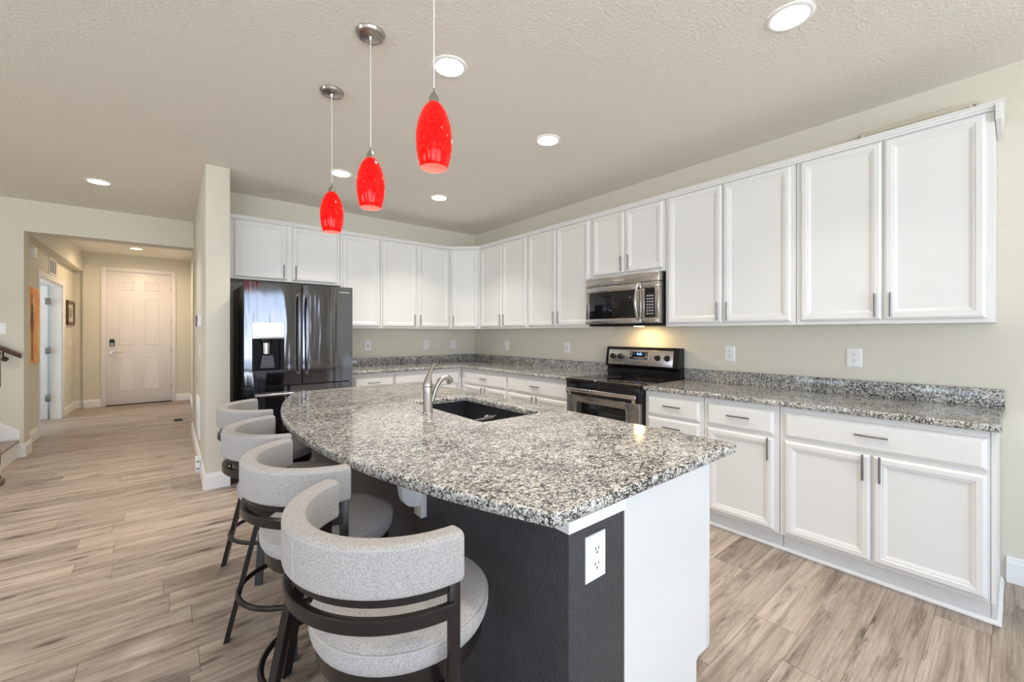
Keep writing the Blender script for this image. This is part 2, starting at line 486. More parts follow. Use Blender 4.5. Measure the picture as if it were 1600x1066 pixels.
# walls behind and left of the camera, with window openings
def wall_with(ax, p0, p1, lo, hi, wins):
    b = B(); e = lo
    def bx(a0, a1, z0, z1):
        if ax == 'y': b.box(a0, a1, p0, p1, z0, z1)
        else: b.box(p0, p1, a0, a1, z0, z1)
    for a0, a1, z0, z1 in sorted(wins):
        bx(e, a0, 0, H); bx(a0, a1, 0, z0); bx(a0, a1, z1, H); e = a1
    bx(e, hi, 0, H)
    return b
struct('wall_rear', wall_with('y', -8.65, -8.5, -8.15, .15, [w[2:] for w in WINDOWS if w[0] == 'y']), M_WALL, smooth=False)
struct('wall_left', wall_with('x', -8.15, -8.0, -8.5, 1.93, [w[2:] for w in WINDOWS if w[0] == 'x']), M_WALL, smooth=False)
for i, (ax, p, a0, a1, z0, z1) in enumerate(WINDOWS):
    b = B(); t = .05
    def bx(u0, u1, w0, w1):
        if ax == 'y': b.box(u0, u1, p - .09, p - .03, w0, w1)
        else: b.box(p - .09, p - .03, u0, u1, w0, w1)
    bx(a0, a0 + t, z0, z1); bx(a1 - t, a1, z0, z1); bx(a0, a1, z0, z0 + t); bx(a0, a1, z1 - t, z1)
    mid = (a0 + a1) / 2; bx(mid - .03, mid + .03, z0, z1)
    struct('window_%d' % (i + 1), b, M_TRIM, smooth=False)

# baseboards: profile swept along a straight run; n is the outward normal
def baseboard(name, runs, h=.135, m=M_TRIM):
    b = B()
    for p0, p1, n in runs:
        p0, p1, n = Vector((*p0, 0)), Vector((*p1, 0)), Vector((*n, 0))
        sec = [(0, 0), (.016, 0), (.016, h - .03), (.011, h - .018), (.010, h - .006), (.004, h), (0, h)]
        b.loft([[p + n * d + Vector((0, 0, z)) for d, z in sec] for p in (p0, p1)])
    return struct(name, b, m, smooth=False)
baseboard('baseboard_right', [((0, -5.03), (0, -8.5), (-1, 0))])
baseboard('baseboard_divider', [((-3.2, -.715), (-3.028, -.715), (0, -1)), ((-3.2, -.731), (-3.2, 1.93), (-1, 0))])
baseboard('baseboard_hall_right', [((-3.2, 1.93), (-3.2, 1.945), (-1, 0)), ((-3.136, 1.93), (-3.2, 1.93), (0, 1)), ((-3.12, 1.946), (-3.12, 5.38), (-1, 0)), ((-3.136, 5.38), (-3.345, 5.38), (0, -1))])
baseboard('baseboard_hall_left', [((-4.654, 1.69), (-4.63, 1.69), (0, -1)), ((-4.63, 1.674), (-4.63, 1.946), (1, 0)), ((-4.63, 1.93), (-4.72, 1.93), (0, 1)), ((-4.72, 1.947), (-4.72, 2.80), (1, 0)),
                                  ((-4.72, 4.45), (-4.72, 5.43), (1, 0)), ((-4.704, 5.43), (-4.594, 5.43), (0, -1)), ((-4.61, 5.413), (-4.61, 5.364), (1, 0)), ((-4.61, 5.38), (-4.385, 5.38), (0, -1))])

# ------------------------------------------------------------------ cabinets
DOOR = [(0, 0), (0, .009), (.003, .014), (.013, .020), (.034, .020), (.037, .0165), (.044, .0155), (.055, .0095), (.058, .0085), (.060, .008)]
DRAWER = [(0, 0), (0, .009), (.003, .012), (.017, .020)]
FLAT = [(0, 0), (0, .017), (.003, .020)]

def pull(M, u, v, vert, parent, L=.135):
    b = B(); r = .0052; so = .052
    if vert:
        b.cyl((u, v - L / 2, so - .020), (u, v + L / 2, so - .020), r, n=12)
        for s_ in (-1, 1): b.cyl((u, v + s_ * .048, .018), (u, v + s_ * .048, so - .020), .0042, n=10)
    else:
        b.cyl((u - L / 2, v, so - .020), (u + L / 2, v, so - .020), r, n=12)
        for s_ in (-1, 1): b.cyl((u + s_ * .048, v, .018), (u + s_ * .048, v, so - .020), .0042, n=10)
    b.xf(M); return make('handle', b, M_PULL, parent)

def cabinet(name, label, cat, origin, u, w, width, z0, z1, depth, doors=(), drawers=(), toe=None, group=None, extra=None):
    """origin: left end of the face plane seen from the front, at floor level"""
    o = Vector((*origin, 0)); u_, w_ = Vector(u).normalized(), Vector(w).normalized()
    base = o + u_ * width / 2 - w_ * depth / 2; base.z = z0 if toe is None else 0
    t = thing(name, tuple(base), label, cat, group)
    M = frame(o, u, w)
    b = B(); g = .0008
    if toe is None: b.box(g, width - g, z0, z1, -depth, 0, .0012, 1)
    else:
        b.box(g, width - g, toe, z1, -depth, 0, .0012, 1); b.box(g, width - g, 0, toe + .002, -depth, -.062)
    b.xf(M); make('body', b, M_WHITE, t)
    for d in doors:
        u0, u1, v0, v1, hu, hv = d[:6]
        bb = B().rings_panel(u1 - u0, v1 - v0, DOOR, M @ Matrix.Translation((u0, v0, .0005)))
        dd = make('door', bb, M_WHITE, t, ang=12)
        if hu is not None: pull(M, hu, hv, True, dd)
    for d in drawers:
        u0, u1, v0, v1, hu, hv = d[:6]
        bb = B().rings_panel(u1 - u0, v1 - v0, DRAWER if len(d) < 7 else FLAT, M @ Matrix.Translation((u0, v0, .0005)))
        dd = make('drawer', bb, M_WHITE, t, ang=12)
        if hu is not None: pull(M, hu, hv, False, dd)
    return t

XU, XB = -.323, -.61
ZB, ZT = 1.371, 2.425
UPPERS = 'white wall cabinets'
def upper_right(label, ya, yb, doors, z0=ZB):
    """doors in world y"""
    ds = []
    for y0, y1, v0, v1, side in doors:
        u0, u1 = ya - y0, ya - y1
        hu = u1 - .030 if side == 'r' else u0 + .030
        ds.append((u0, u1, v0, v1, hu, v0 + .083))
    return cabinet('wall_cabinet', label, 'cabinet', (XU, ya), RW_U, RW_W, ya - yb, z0, ZT, .321, ds, group=UPPERS)
def upper_back(label, xa, xb, doors, z0=ZB):
    ds = []
    for x0, x1, v0, v1, side in doors:
        u0, u1 = x0 - xa, x1 - xa
        hu = u1 - .030 if side == 'r' else u0 + .030
        ds.append((u0, u1, v0, v1, hu, v0 + .083))
    return cabinet('wall_cabinet', label, 'cabinet', (xa, -.323), BW_U, BW_W, xb - xa, z0, ZT, .321, ds, group=UPPERS)

D0, D1 = 1.393, 2.403
upper_back('short white two-door wall cabinet directly above the black refrigerator', -3.02, -1.992, [(-2.962, -2.514, 1.856, D1, 'r'), (-2.465, -2.024, 1.856, D1, 'l')], 1.837)
upper_back('narrow white single-door wall cabinet right beside the one above the refrigerator, without a visible handle', -1.99, -1.540, [(-1.967, -1.555, D0, D1, 'l')])
upper_back('tall white double-door wall cabinet on the back wall, above the back counter', -1.538, -.612, [(-1.516, -1.087, D0, D1, 'r'), (-1.070, -.627, D0, D1, 'l')])
# corner cabinet with an angled door
cx0, cy0 = (-.610, -.323), (-.323, -.610)
t = thing('corner_wall_cabinet', (-.2, -.2, ZB), 'white corner wall cabinet with one narrow angled door between the two walls', 'cabinet', UPPERS)
b = B().prism([(-.610, -.002), (-.002, -.002), (-.002, -.610), cy0, cx0], ZB, ZT); make('body', b, M_WHITE, t, smooth=False)
Mc = frame((cx0[0], cx0[1], 0), (1, -1, 0), (-1, -1, 0)); cw = math.hypot(cy0[0] - cx0[0], cy0[1] - cx0[1])
dd = make('door', B().rings_panel(cw - .05, D1 - D0, DOOR, Mc @ Matrix.Translation((.025, D0, .0005))), M_WHITE, t, ang=12); pull(Mc, .055, D0 + .083, True, dd)
upper_right('white double-door wall cabinet on the stove wall, next to the corner cabinet', -.612, -1.551, [(-.640, -1.085, D0, D1, 'r'), (-1.098, -1.530, D0, D1, 'l')])
upper_right('white double-door wall cabinet just left of the microwave', -1.553, -2.462, [(-1.567, -1.998, D0, D1, 'r'), (-2.012, -2.444, D0, D1, 'l')])
upper_right('short white double-door wall cabinet directly above the microwave', -2.464, -3.240, [(-2.494, -2.848, 1.853, D1, 'r'), (-2.864, -3.220, 1.853, D1, 'l')], 1.826)
upper_right('tall white double-door wall cabinet just right of the microwave', -3.242, -4.158, [(-3.266, -3.694, D0, D1, 'r'), (-3.703, -4.132, D0, D1, 'l')])
upper_right('large white double-door wall cabinet at the far right end of the row', -4.160, -4.998, [(-4.184, -4.580, D0, D1, 'r'), (-4.587, -4.970, D0, D1, 'l')])

# crown strip along the tops of the wall cabinets
def strip(b, pts, sec):
    """sweep (out, z) section along a polyline of (x, y) with mitred corners; out is to the right of travel"""
    P = [Vector((x, y, 0)) for x, y in pts]; rings = []
    for i, p in enumerate(P):
        d0 = (p - P[i - 1]).normalized() if i else (P[1] - p).normalized()
        d1 = (P[i + 1] - p).normalized() if i < len(P) - 1 else d0
        n0, n1 = Vector((d0.y, -d0.x, 0)), Vector((d1.y, -d1.x, 0))
        nn = (n0 + n1).normalized(); k = 1 / max(.2, nn.dot(n0))
        rings.append([p + nn * (d * k) + Vector((0, 0, z)) for d, z in sec])
    return b.loft(rings)
CROWN = [(-.02, 2.4255), (.003, 2.4255), (.003, 2.406), (.010, 2.409), (.013, 2.418), (.021, 2.423), (.024, 2.433), (.030, 2.436), (.030, 2.444), (-.02, 2.444)]
b = strip(B(), [(-3.02, -.323), cx0, cy0, (-.323, -4.998), (-.004, -4.998)], CROWN)
b.box(-.3525, -.004, -5.020, -4.999, 2.352, 2.428, .002)
setp(make('crown_molding', b, M_WHITE, smooth=False, loc=(-.323, -2.5, 2.42)), 'thin white crown strip running along the tops of all wall cabinets', 'molding')

LOWERS = 'white base cabinets'
def lower_right(label, ya, yb, doors, drawers):
    f = lambda y: ya - y
    ds = [(f(a), f(b_), v0, v1, (f(b_) - .03 if s_ == 'r' else f(a) + .03), v1 - .067) for a, b_, v0, v1, s_ in doors]
    dr = [(f(a), f(b_), v0, v1, (f(a) + f(b_)) / 2, (v0 + v1) / 2 + .008) for a, b_, v0, v1 in drawers]
    return cabinet('base_cabinet', label, 'cabinet', (XB, ya), RW_U, RW_W, ya - yb, 0, .8805, .605, ds, dr, toe=.112, group=LOWERS)
DV, DW, DZ = (.702, .846), .128, .682
t = cabinet('base_cabinet', 'white base cabinet with one drawer on the back wall, beside the refrigerator', 'cabinet', (-2.02, -.61), BW_U, BW_W, .52, 0, .8805, .605,
            [(.06, .50, DW, DZ, .47, DZ - .067)], [(.08, .513, .702, .846, .285, .782)], toe=.112, group=LOWERS)
t = cabinet('corner_base_cabinet', 'white blind base cabinet with a plain false drawer front in the back corner', 'cabinet', (-1.498, -.61), BW_U, BW_W, .886, 0, .8805, .605,
            [(.02, .80, DW, DZ, .05, DZ - .067)], [(.010, .83, .702, .846, None, None, 1)], toe=.112, group=LOWERS)
lower_right('white double-door base cabinet under a drawer, next to the back corner on the stove wall', -.614, -1.540, [(-.698, -1.108, DW, DZ, 'r'), (-1.118, -1.528, DW, DZ, 'l')], [(-.698, -1.528, *DV)])
lower_right('white double-door base cabinet under a drawer, touching the left side of the range', -1.542, -2.470, [(-1.555, -1.990, DW, DZ, 'r'), (-2.0, -2.436, DW, DZ, 'l')], [(-1.555, -2.436, *DV)])
lower_right('white base cabinet with a stack of drawers just right of the range', -3.242, -3.697, [], [(-3.266, -3.672, *DV), (-3.266, -3.672, .545, .690), (-3.266, -3.672, .340, .533), (-3.266, -3.672, DW, .328)])
lower_right('white one-drawer one-door base cabinet between the drawer stack and the end cabinet', -3.699, -4.156, [(-3.724, -4.129, DW, DZ, 'r')], [(-3.724, -4.129, *DV)])
t = lower_right('wide white base cabinet at the right end with two doors under one long drawer', -4.158, -4.992, [(-4.184, -4.580, DW, DZ, 'r'), (-4.588, -4.982, DW, DZ, 'l')], [(-4.184, -4.982, *DV)])
b = B(); b.box(-.612, -.004, -5.009, -4.9925, .112, .8805, .001, 1); b.box(-.55, -.004, -5.009, -4.9925, 0, .113)
make('end_panel', b, M_WHITE, t)
# shoe moulding along the toe kicks
b = B(); sec = [(0, 0), (.014, 0), (.013, .008), (.008, .015), (0, .018)]
strip(b, [(-.5485, -3.25), (-.5485, -5.0095), (-.004, -5.0095)], sec)
strip(b, [(-2.02, -.5485), (-.5485, -.5485), (-.5485, -2.465)], sec)
struct('trim_1', b, M_TRIM, smooth=False)

# ------------------------------------------------------------------ granite countertops
def offset_loop(pts, d):
    n = len(pts); out = []
    A = sum(pts[i][0] * pts[(i + 1) % n][1] - pts[(i + 1) % n][0] * pts[i][1] for i in range(n))
    sg = 1 if A > 0 else -1
    for i in range(n):
        p, a, c = Vector(pts[i]), Vector(pts[i - 1]), Vector(pts[(i + 1) % n])
        d0, d1 = (p - a).normalized(), (c - p).normalized()
        n0, n1 = Vector((-d0.y, d0.x)) * sg, Vector((-d1.y, d1.x)) * sg
        nn = (n0 + n1).normalized(); k = 1 / max(.3, nn.dot(n0))
        q = p + nn * d * k; out.append((q.x, q.y))
    return out

def slab(b, outer, z0, z1, holes=(), r=.007):
    t = b.bm
    prof = [(r, z1), (r * .3, z1 - r * .3), (0, z1 - r), (0, z0 + r * .6), (r * .6, z0)]
    tops, bots = [], []
    for k, loop in enumerate([outer, *holes]):
        sg = 1 if k == 0 else -1
        rings = [[t.verts.new((x, y, z)) for x, y in offset_loop(loop, d * sg)] for d, z in prof]
        n = len(loop)
        for a, c in zip(rings, rings[1:]):
            for i in range(n): t.faces.new((a[i], a[(i + 1) % n], c[(i + 1) % n], c[i]))
        tops.append(rings[0]); bots.append(rings[-1])
    for loops in (tops, bots):
        es = []
        for lp in loops:
            for i in range(len(lp)):
                e = t.edges.get((lp[i], lp[(i + 1) % len(lp)])) or t.edges.new((lp[i], lp[(i + 1) % len(lp)]))
                es.append(e)
        if len(loops) == 1: t.faces.new(loops[0])
        else: bmesh.ops.triangle_fill(t, use_beauty=True, use_dissolve=False, edges=es)
    return b

def rounded(pts, rad, n=5):
    out = []; N_ = len(pts)
    for i in range(N_):
        p, a, c = Vector(pts[i]), Vector(pts[i - 1]), Vector(pts[(i + 1) % N_]); r = rad[i] if isinstance(rad, (list, tuple)) else rad
        if r <= 0: out.append(tuple(p)); continue
        d0, d1 = (a - p).normalized(), (c - p).normalized(); ang = d0.angle(d1); tl = r / math.tan(ang / 2)
        s_, e_ = p + d0 * tl, p + d1 * tl
        for k in range(n + 1):
            f = k / n; q = (s_ * (1 - f) ** 2 + p * 2 * f * (1 - f) + e_ * f ** 2); out.append((q.x, q.y))
    return out
ZC0, ZC1 = .882, .9155
b = slab(B(), rounded([(-.003, -3.2385), (-.648, -3.2385), (-.648, -5.026), (-.003, -5.026)], [0, .01, .012, 0]), ZC0, ZC1)
cr = make('countertop', b, M_GRANITE, loc=(-.33, -4.1, ZC0), ang=50, flat_z=True)
setp(cr, 'speckled grey granite countertop running from the range to the right end of the stove wall', 'countertop')
make('backsplash', B().box(-.0235, -.003, -5.026, -3.2385, ZC1 + .0002, 1.0155, .002), M_GRANITE, cr)
b = slab(B(), rounded([(-2.022, -.003), (-2.022, -.648), (-.648, -.648), (-.648, -2.470), (-.003, -2.470), (-.003, -.003)], [0, .01, 0, .01, 0, 0]), ZC0, ZC1)
cl = make('countertop', b, M_GRANITE, loc=(-.33, -.33, ZC0), ang=50, flat_z=True)
setp(cl, 'L-shaped speckled granite countertop in the back corner between refrigerator and range', 'countertop')
b = B().box(-2.022, -.0245, -.0235, -.003, ZC1 + .0002, 1.0155, .002); b.box(-.0235, -.003, -2.470, -.003, ZC1 + .0002, 1.0155, .002)
make('backsplash', b, M_GRANITE, cl)

# ------------------------------------------------------------------ island
t = thing('kitchen_island', (-2.2, -3.15, 0), 'kitchen island with charcoal knee wall and white end panel under the curved granite top', 'kitchen island')
b = B(); b.box(-2.42, -1.945, -4.328, -1.96, .16, .70); b.box(-2.42, -2.36, -4.328, -1.96, .70, .8805); b.box(-1.955, -1.945, -4.328, -1.96, .70, .8805); b.box(-2.42, -1.945, -4.328, -3.62, .70, .8805); b.box(-2.42, -1.945, -2.70, -1.96, .70, .8805); b.box(-2.42, -2.01, -4.328, -1.96, 0, .16)
make('body', b, M_WHITE, t, smooth=False)
b = B().box(-2.653, -2.4205, -4.345, -1.95, 0, .8805, .003); make('knee_wall', b, M_KNEE, t, label='charcoal painted knee wall facing the stools')
b = B().prism([(-2.4195, 0), (-1.999, 0), (-1.999, .160), (-1.987, .172), (-1.93, .172), (-1.93, .8805), (-2.4195, .8805)], 0, .016, frame((0, -4.329, 0), (1, 0, 0), (0, -1, 0)))
make('end_panel', b, M_WHITE, t, smooth=False, label='white end panel facing the camera')
b = B().box(-1.9295, -1.912, -4.347, -4.328, .172, .8805, .0015); b.box(-1.911, -1.894, -4.343, -4.30, .172, .8805, .002)
b.box(-1.9445, -1.894, -4.328, -1.96, .172, .69, .001)
make('face_frame', b, M_WHITE, t)
for y0 in (-4.29, -3.83, -3.37, -2.91, -2.45):
    dd = make('door', B().rings_panel(.44, .49, DOOR, frame((-1.8935, y0, .185), (0, 1, 0), (1, 0, 0))), M_WHITE, t)
TR = [(-.005, .8805), (-.005, .812), (.004, .812), (.008, .826), (.009, .848), (.016, .856), (.018, .8805)]
b = strip(B(), [(-2.653, -1.95), (-2.653, -4.345), (-2.4195, -4.345)], [(-d, z) for d, z in TR])
# mirrored section so that the strip stands proud of the knee wall
make('molding', b, M_TRIM, t, smooth=False, label='white molding strip under the granite')
# support bracket under the overhang
b = B()
Mb = Matrix(((-1, 0, 0, -2.6535), (0, 0, 1, -3.575), (0, 1, 0, 0), (0, 0, 0, 1)))
b.box(-2.678, -2.6535, -3.592, -3.530, .598, .8805, .002)
prof = [(.018, .643), (.050, .645), (.070, .653), (.084, .668), (.092, .690), (.100, .74), (.112, .80), (.135, .85), (.165, .8805), (.018, .8805)]
b.prism(prof, 0, .040, Mb)
b.cyl((-2.700, -3.5745, .675), (-2.700, -3.580, .675), .009, n=16)
make('support_bracket', b, M_TRIM, t, label='white curved bracket holding the overhang')
# island top
Rc = 3.18; ccx, ccy = .15, -3.15
arcp = []
for i in range(61):
    y = -1.895 + (-4.415 + 1.895) * i / 60
    arcp.append((ccx - math.sqrt(Rc ** 2 - (y - ccy) ** 2), y))
outer = rounded([(-1.825, -1.895)] + arcp + [(-1.832, -4.415)], [.03, .05] + [0] * 59 + [.022, .012])
HX0, HX1, HY0, HY1 = -2.338, -1.968, -3.520, -2.795
hole = rounded([(HX0, HY0), (HX1, HY0), (HX1, HY1), (HX0, HY1)], .02)
b = slab(B(), outer, ZC0, ZC1, [hole], .008)
it = make('island_countertop', b, M_GRANITE, loc=(-2.4, -3.15, ZC0), ang=50, flat_z=True)
setp(it, 'large speckled granite island top with one bowed edge and a cutout for the sink', 'countertop')
# sink
t = thing('kitchen_sink', (-2.153, -3.157, .66), 'black undermount kitchen sink set into the granite island top', 'sink')
b = B(); o_ = .012
i0, i1, j0, j1 = HX0 - .008, HX1 + .008, HY0 - .008, HY1 + .008
b.box(i0 - .01, i1 + .01, j0 - .01, j1 + .01, .672, .684)
b.box(i0 - .01, i0, j0 - .01, j1 + .01, .684, .8815); b.box(i1, i1 + .01, j0 - .01, j1 + .01, .684, .8815)
b.box(i0, i1, j0 - .01, j0, .684, .8815); b.box(i0, i1, j1, j1 + .01, .684, .8815)
make('bowl', b, M_SINK, t, smooth=False)
make('divider', B().box(i0, i1, -3.162, -3.140, .684, .826, .008, 3), M_SINK, t)
b = B()
for yy in (-3.34, -2.97): make('drain', B().lathe([(.045, .0002), (.045, .003), (.036, .004), (.03, .001), (0, .001)], (-2.15, yy, .684), 24), M_NICKEL, t)
# dish brush lying on the divider
t = thing('dish_brush', (-2.03, -3.15, .826), 'grey dish brush lying across the divider inside the black sink', 'brush')
b = B().tube([(-2.13, -3.151, .8335), (-2.09, -3.151, .8335), (-2.06, -3.151, .834)], [.005, .0065, .007], 10); make('handle', b, M_BRUSHGREY, t)
b = B().tube([(-2.062, -3.151, .836), (-2.054, -3.151, .840), (-2.044, -3.151, .841), (-2.036, -3.151, .837), (-2.012, -3.151, .837), (-2.005, -3.151, .836)], [.008, .013, .0145, .0105, .0105, .009], 14); make('head', b, M_BRUSHGREY, t)
b = B().tube([(-2.0055, -3.151, .836), (-1.998, -3.151, .836), (-1.990, -3.151, .838), (-1.984, -3.151, .838)], [.008, .008, .011, .009], 14); make('bristles', b, M_BLKPL, t)
# faucet
fx, fy = -2.426, -3.167
t = thing('kitchen_faucet', (fx, fy, ZC1), 'brushed nickel single-lever faucet beside the sink on the island', 'faucet')
b = B().lathe([(0, 0), (.0265, 0), (.0265, .004), (.0235, .008), (.0235, .098), (.0225, .100), (.0225, .1025), (.0240, .104), (.0240, .128), (.0235, .131), (.0250, .133), (.0250, .1365), (0, .1365)], (fx, fy, ZC1), 32); make('body', b, M_NICKEL, t)
lp = [(fx, fy, 1.052), (fx, fy, 1.058), (fx + .0005, fy, 1.070), (fx + .003, fy, 1.087), (fx + .008, fy, 1.104), (fx + .016, fy, 1.124), (fx + .026, fy, 1.143), (fx + .036, fy, 1.157), (fx + .043, fy, 1.163)]
b = B().tube(lp, [.0245, .0245, .0215, .017, .0125, .0085, .0065, .0055, .0035], 20); make('lever', b, M_NICKEL, t)
sp = [(fx + .014, fy, .945), (fx + .026, fy, .975), (fx + .036, fy, 1.010), (fx + .050, fy, 1.045), (fx + .068, fy, 1.072), (fx + .090, fy, 1.087), (fx + .112, fy, 1.085), (fx + .126, fy, 1.072), (fx + .131, fy, 1.058)]
b = B().tube(sp, [.009, .010, .0105, .011, .0125, .0145, .017, .0185, .0175], 18); make('spout', b, M_NICKEL, t)

# ------------------------------------------------------------------ outlets and switches
def outlet(name, label, o, u, w, cat='outlet', kind='duplex', group=None, pw=.080, ph=.122):
    M = frame(o, u, w)
    t = thing(name, o, label, cat, group)
    b = B().rings_panel(pw, ph, [(0, 0), (0, .003), (.004, .0065)], M @ Matrix.Translation((-pw / 2, -ph / 2, .0004))); make('plate', b, M_PLATE, t)
    if kind == 'duplex':
        for s_ in (-1, 1):
            b = B(); poly = rounded([(-.017, -.0135), (.017, -.0135), (.017, .0135), (-.017, .0135)], .008)
            b.prism(poly, .0066, .0082, M @ Matrix.Translation((0, s_ * .0205, 0))); rc = make('receptacle', b, M_PLATE, t)
            b = B()
            for dx, hh in ((-.0065, .0045), (.0065, .0038)): b.box(dx - .0013, dx + .0013, s_ * .0205 + .004 - hh, s_ * .0205 + .004 + hh, .0082, .0088)
            b.cyl((0, s_ * .0205 - .0075, .0082), (0, s_ * .0205 - .0075, .0088), .0028, n=10)
            b.xf(M); make('slots', b, M_SLOT, rc)
    elif kind == 'rocker':
        b = B().box(-.0165, .0165, -.033, .033, .0066, .0095, .001).xf(M); make('rocker', b, M_PLATE, t)
    elif kind == 'gfci':
        b = B().box(-.0165, .0165, -.033, .033, .0066, .0085, .001).xf(M); rc = make('receptacle', b, M_PLATE, t)
        b = B(); b.box(-.007, .007, -.006, .006, .0086, .0095)
        for s_ in (-1, 1):
            for dx in (-.0065, .0065): b.box(dx - .0012, dx + .0012, s_ * .021 - .004, s_ * .021 + .004, .0086, .0092)
        b.xf(M); make('slots', b, M_SLOT, rc)
    return t
OG = 'wall outlets above the counter'
outlet('outlet', 'white duplex outlet on the stove wall under the end wall cabinet, nearest the camera', (0, -4.389, 1.158), RW_U, RW_W, group=OG)
outlet('outlet', 'white duplex outlet on the wall just right of the range backguard', (0, -3.608, 1.154), RW_U, RW_W, group=OG)
outlet('outlet', 'white duplex outlet on the wall just left of the range and microwave', (0, -1.847, 1.154), RW_U, RW_W, 'outlet', 'gfci', OG)
outlet('outlet', 'white wall plate on the stove wall nearest the back corner', (0, -.760, 1.150), RW_U, RW_W, 'outlet', 'rocker', OG)
outlet('outlet', 'white outlet with dark centre on the back wall next to the refrigerator', (-1.570, 0, 1.164), BW_U, BW_W, 'outlet', 'gfci', OG)
outlet('outlet', 'white outlet in the middle of the back wall, behind the faucet', (-.786, 0, 1.160), BW_U, BW_W, 'outlet', 'duplex', OG)
outlet('outlet', 'white switch plate on the back wall beside the room corner', (-.362, 0, 1.158), BW_U, BW_W, 'switch', 'rocker', OG)
outlet('outlet', 'white duplex outlet on the charcoal end of the island', (-2.552, -4.345, .722), BW_U, BW_W)

# ------------------------------------------------------------------ refrigerator
FX0, FX1, FY = -2.944, -2.038, -.868
t = thing('refrigerator', (-2.49, -.45, 0), 'black stainless french-door refrigerator with water dispenser in its left door', 'refrigerator')
make('cabinet', B().box(FX0 + .004, FX1 - .004, -.795, -.03, .02, 1.742, .004), M_BLKPL, t)
make('base_grille', B().box(FX0 + .02, FX1 - .02, -.78, -.70, .0, .05), M_BLKPL, t)
b = B(); b.box(FX0 + .01, FX0 + .09, -.84, -.70, 1.743, 1.768, .006); b.box(FX1 - .09, FX1 - .01, -.84, -.70, 1.743, 1.768, .006); make('hinge_cover', b, M_BLKPL, t)
xm = (FX0 + FX1) / 2
def bowed(b, x0, x1, z0, z1, xa, xb, yb=-.80, bow=.004, n=14, r=.006):
    """slab whose front bows outward between xa and xb"""
    rows = []
    f = lambda x: FY + bow - bow * (1 - ((x - (xa + xb) / 2) / ((xb - xa) / 2)) ** 2)
    xs = [x0 + (x1 - x0) * i / n for i in range(n + 1)]
    prof = [(0, yb), (0, None)]
    poly = [(xs[0], yb)] + [(x, f(x)) for x in xs] + [(xs[-1], yb)]
    return b.prism(poly, z0, z1)
dz0, dz1 = .852, 1.764
# left door built around the dispenser recess
QX0, QX1, QZ0, QZ1 = -2.886, -2.638, .985, 1.412
b = B(); xa, xb = FX0, xm - .004
bowed(b, xa, QX0, dz0, dz1, xa, xb); bowed(b, QX1, xb, dz0, dz1, xa, xb); bowed(b, QX0, QX1, dz0, QZ0, xa, xb); bowed(b, QX0, QX1, QZ1, dz1, xa, xb)
ld = make('door', b, M_BSTEEL, t, label='left door with the water and ice dispenser')
M_RECESS = mat('matt black plastic', (.008, .008, .009), .5, spec=.2); M_DRIP = mat('dark grey plastic', (.055, .055, .06), .35)
M_DISP = mat('lit dispenser panel', (.75, .80, .80), .25, emit=(.8, 1, .97), estr=.35)
b = B().box(QX0 + .001, QX1 - .001, FY + .0, -.805, 1.268, QZ1 - .001, .004); make('display', b, M_DISP, ld, label='bright white control display')
b = B().box(QX0 + .002, QX1 - .002, FY - .0015, FY + .001, 1.269, 1.282, .0008); make('button_strip', b, M_NICKEL, ld, label='grey button strip under the display')
b = B()
for i in range(6): b.box(-2.825 + i * .020, -2.812 + i * .020, FY - .0022, FY - .0012, 1.273, 1.277)
make('button_marks', b, M_BRUSHGREY, ld, smooth=False)
b = B(); b.box(QX0 + .001, QX1 - .001, -.815, -.806, QZ0 + .001, 1.268); b.box(QX0 + .001, QX0 + .018, -.866, -.815, QZ0 + .001, 1.268); b.box(QX1 - .030, QX1 - .001, -.866, -.815, QZ0 + .001, 1.268); b.box(QX0 + .018, QX1 - .030, -.866, -.815, QZ0 + .001, QZ0 + .012)
make('recess', b, M_RECESS, ld, label='black dispenser recess')
b = B().prism([(-.056, 0), (.056, 0), (.042, .11), (-.042, .11)], 0, .012, frame((-2.768, -.845, 1.01), BW_U, BW_W)); make('drip_panel', b, M_DRIP, ld)
b = B().lathe([(0, -.035), (.045, -.035), (.056, 0), (0, 0)], (-2.775, -.835, 1.266), 20); make('nozzle', b, M_BLKPL, ld)
b = B(); b.cyl((-2.775, -.838, 1.135), (-2.775, -.838, 1.231), .033, .036); make('ice_chute', b, M_NICKEL, ld, label='silver chute of the dispenser')
b = B(); bowed(b, xm + .004, FX1, dz0, dz1, xm + .004, FX1); rd = make('door', b, M_BSTEEL, t, label='plain right door')
b = text(B(), 'SAMSUNG', .017, frame((-2.118, FY + .0008, 1.712), BW_U, BW_W) @ Matrix.Diagonal((1.25, 1, 1, 1)), .0012); make('badge', b, M_GREYTXT, rd, smooth=False)
b = B(); bowed(b, FX0, FX1, .435, .842, FX0, FX1); fz = make('drawer', b, M_BSTEEL, t); b = B(); bowed(b, FX0, FX1, .055, .427, FX0, FX1); fz2 = make('drawer', b, M_BSTEEL, t)
def bar_handle(x, z0, z1, par):
    b = B(); pts = []
    for i in range(17):
        f = i / 16; pts.append((x, FY - .018 - .040 * (1 - (2 * f - 1) ** 4), z0 + (z1 - z0) * f))
    b.tube(pts, .011, 12, (1.0, .8))
    for z in (z0 + .004, z1 - .004): b.box(x - .010, x + .010, FY - .02, FY + .006, z - .013, z + .013, .003)
    make('handle', b, M_BSTEEL_H, par)
bar_handle(xm - .035, .945, 1.672, ld); bar_handle(xm + .035, .945, 1.672, rd)
for zz, p in ((.775, fz), (.37, fz2)):
    b = B().cyl((-2.87, FY - .042, zz), (-2.115, FY - .042, zz), .012, n=14)
    for x in (-2.85, -2.135): b.box(x - .012, x + .012, FY - .042, FY + .006, zz - .010, zz + .010, .003)
    make('handle', b, M_BSTEEL_H, p)

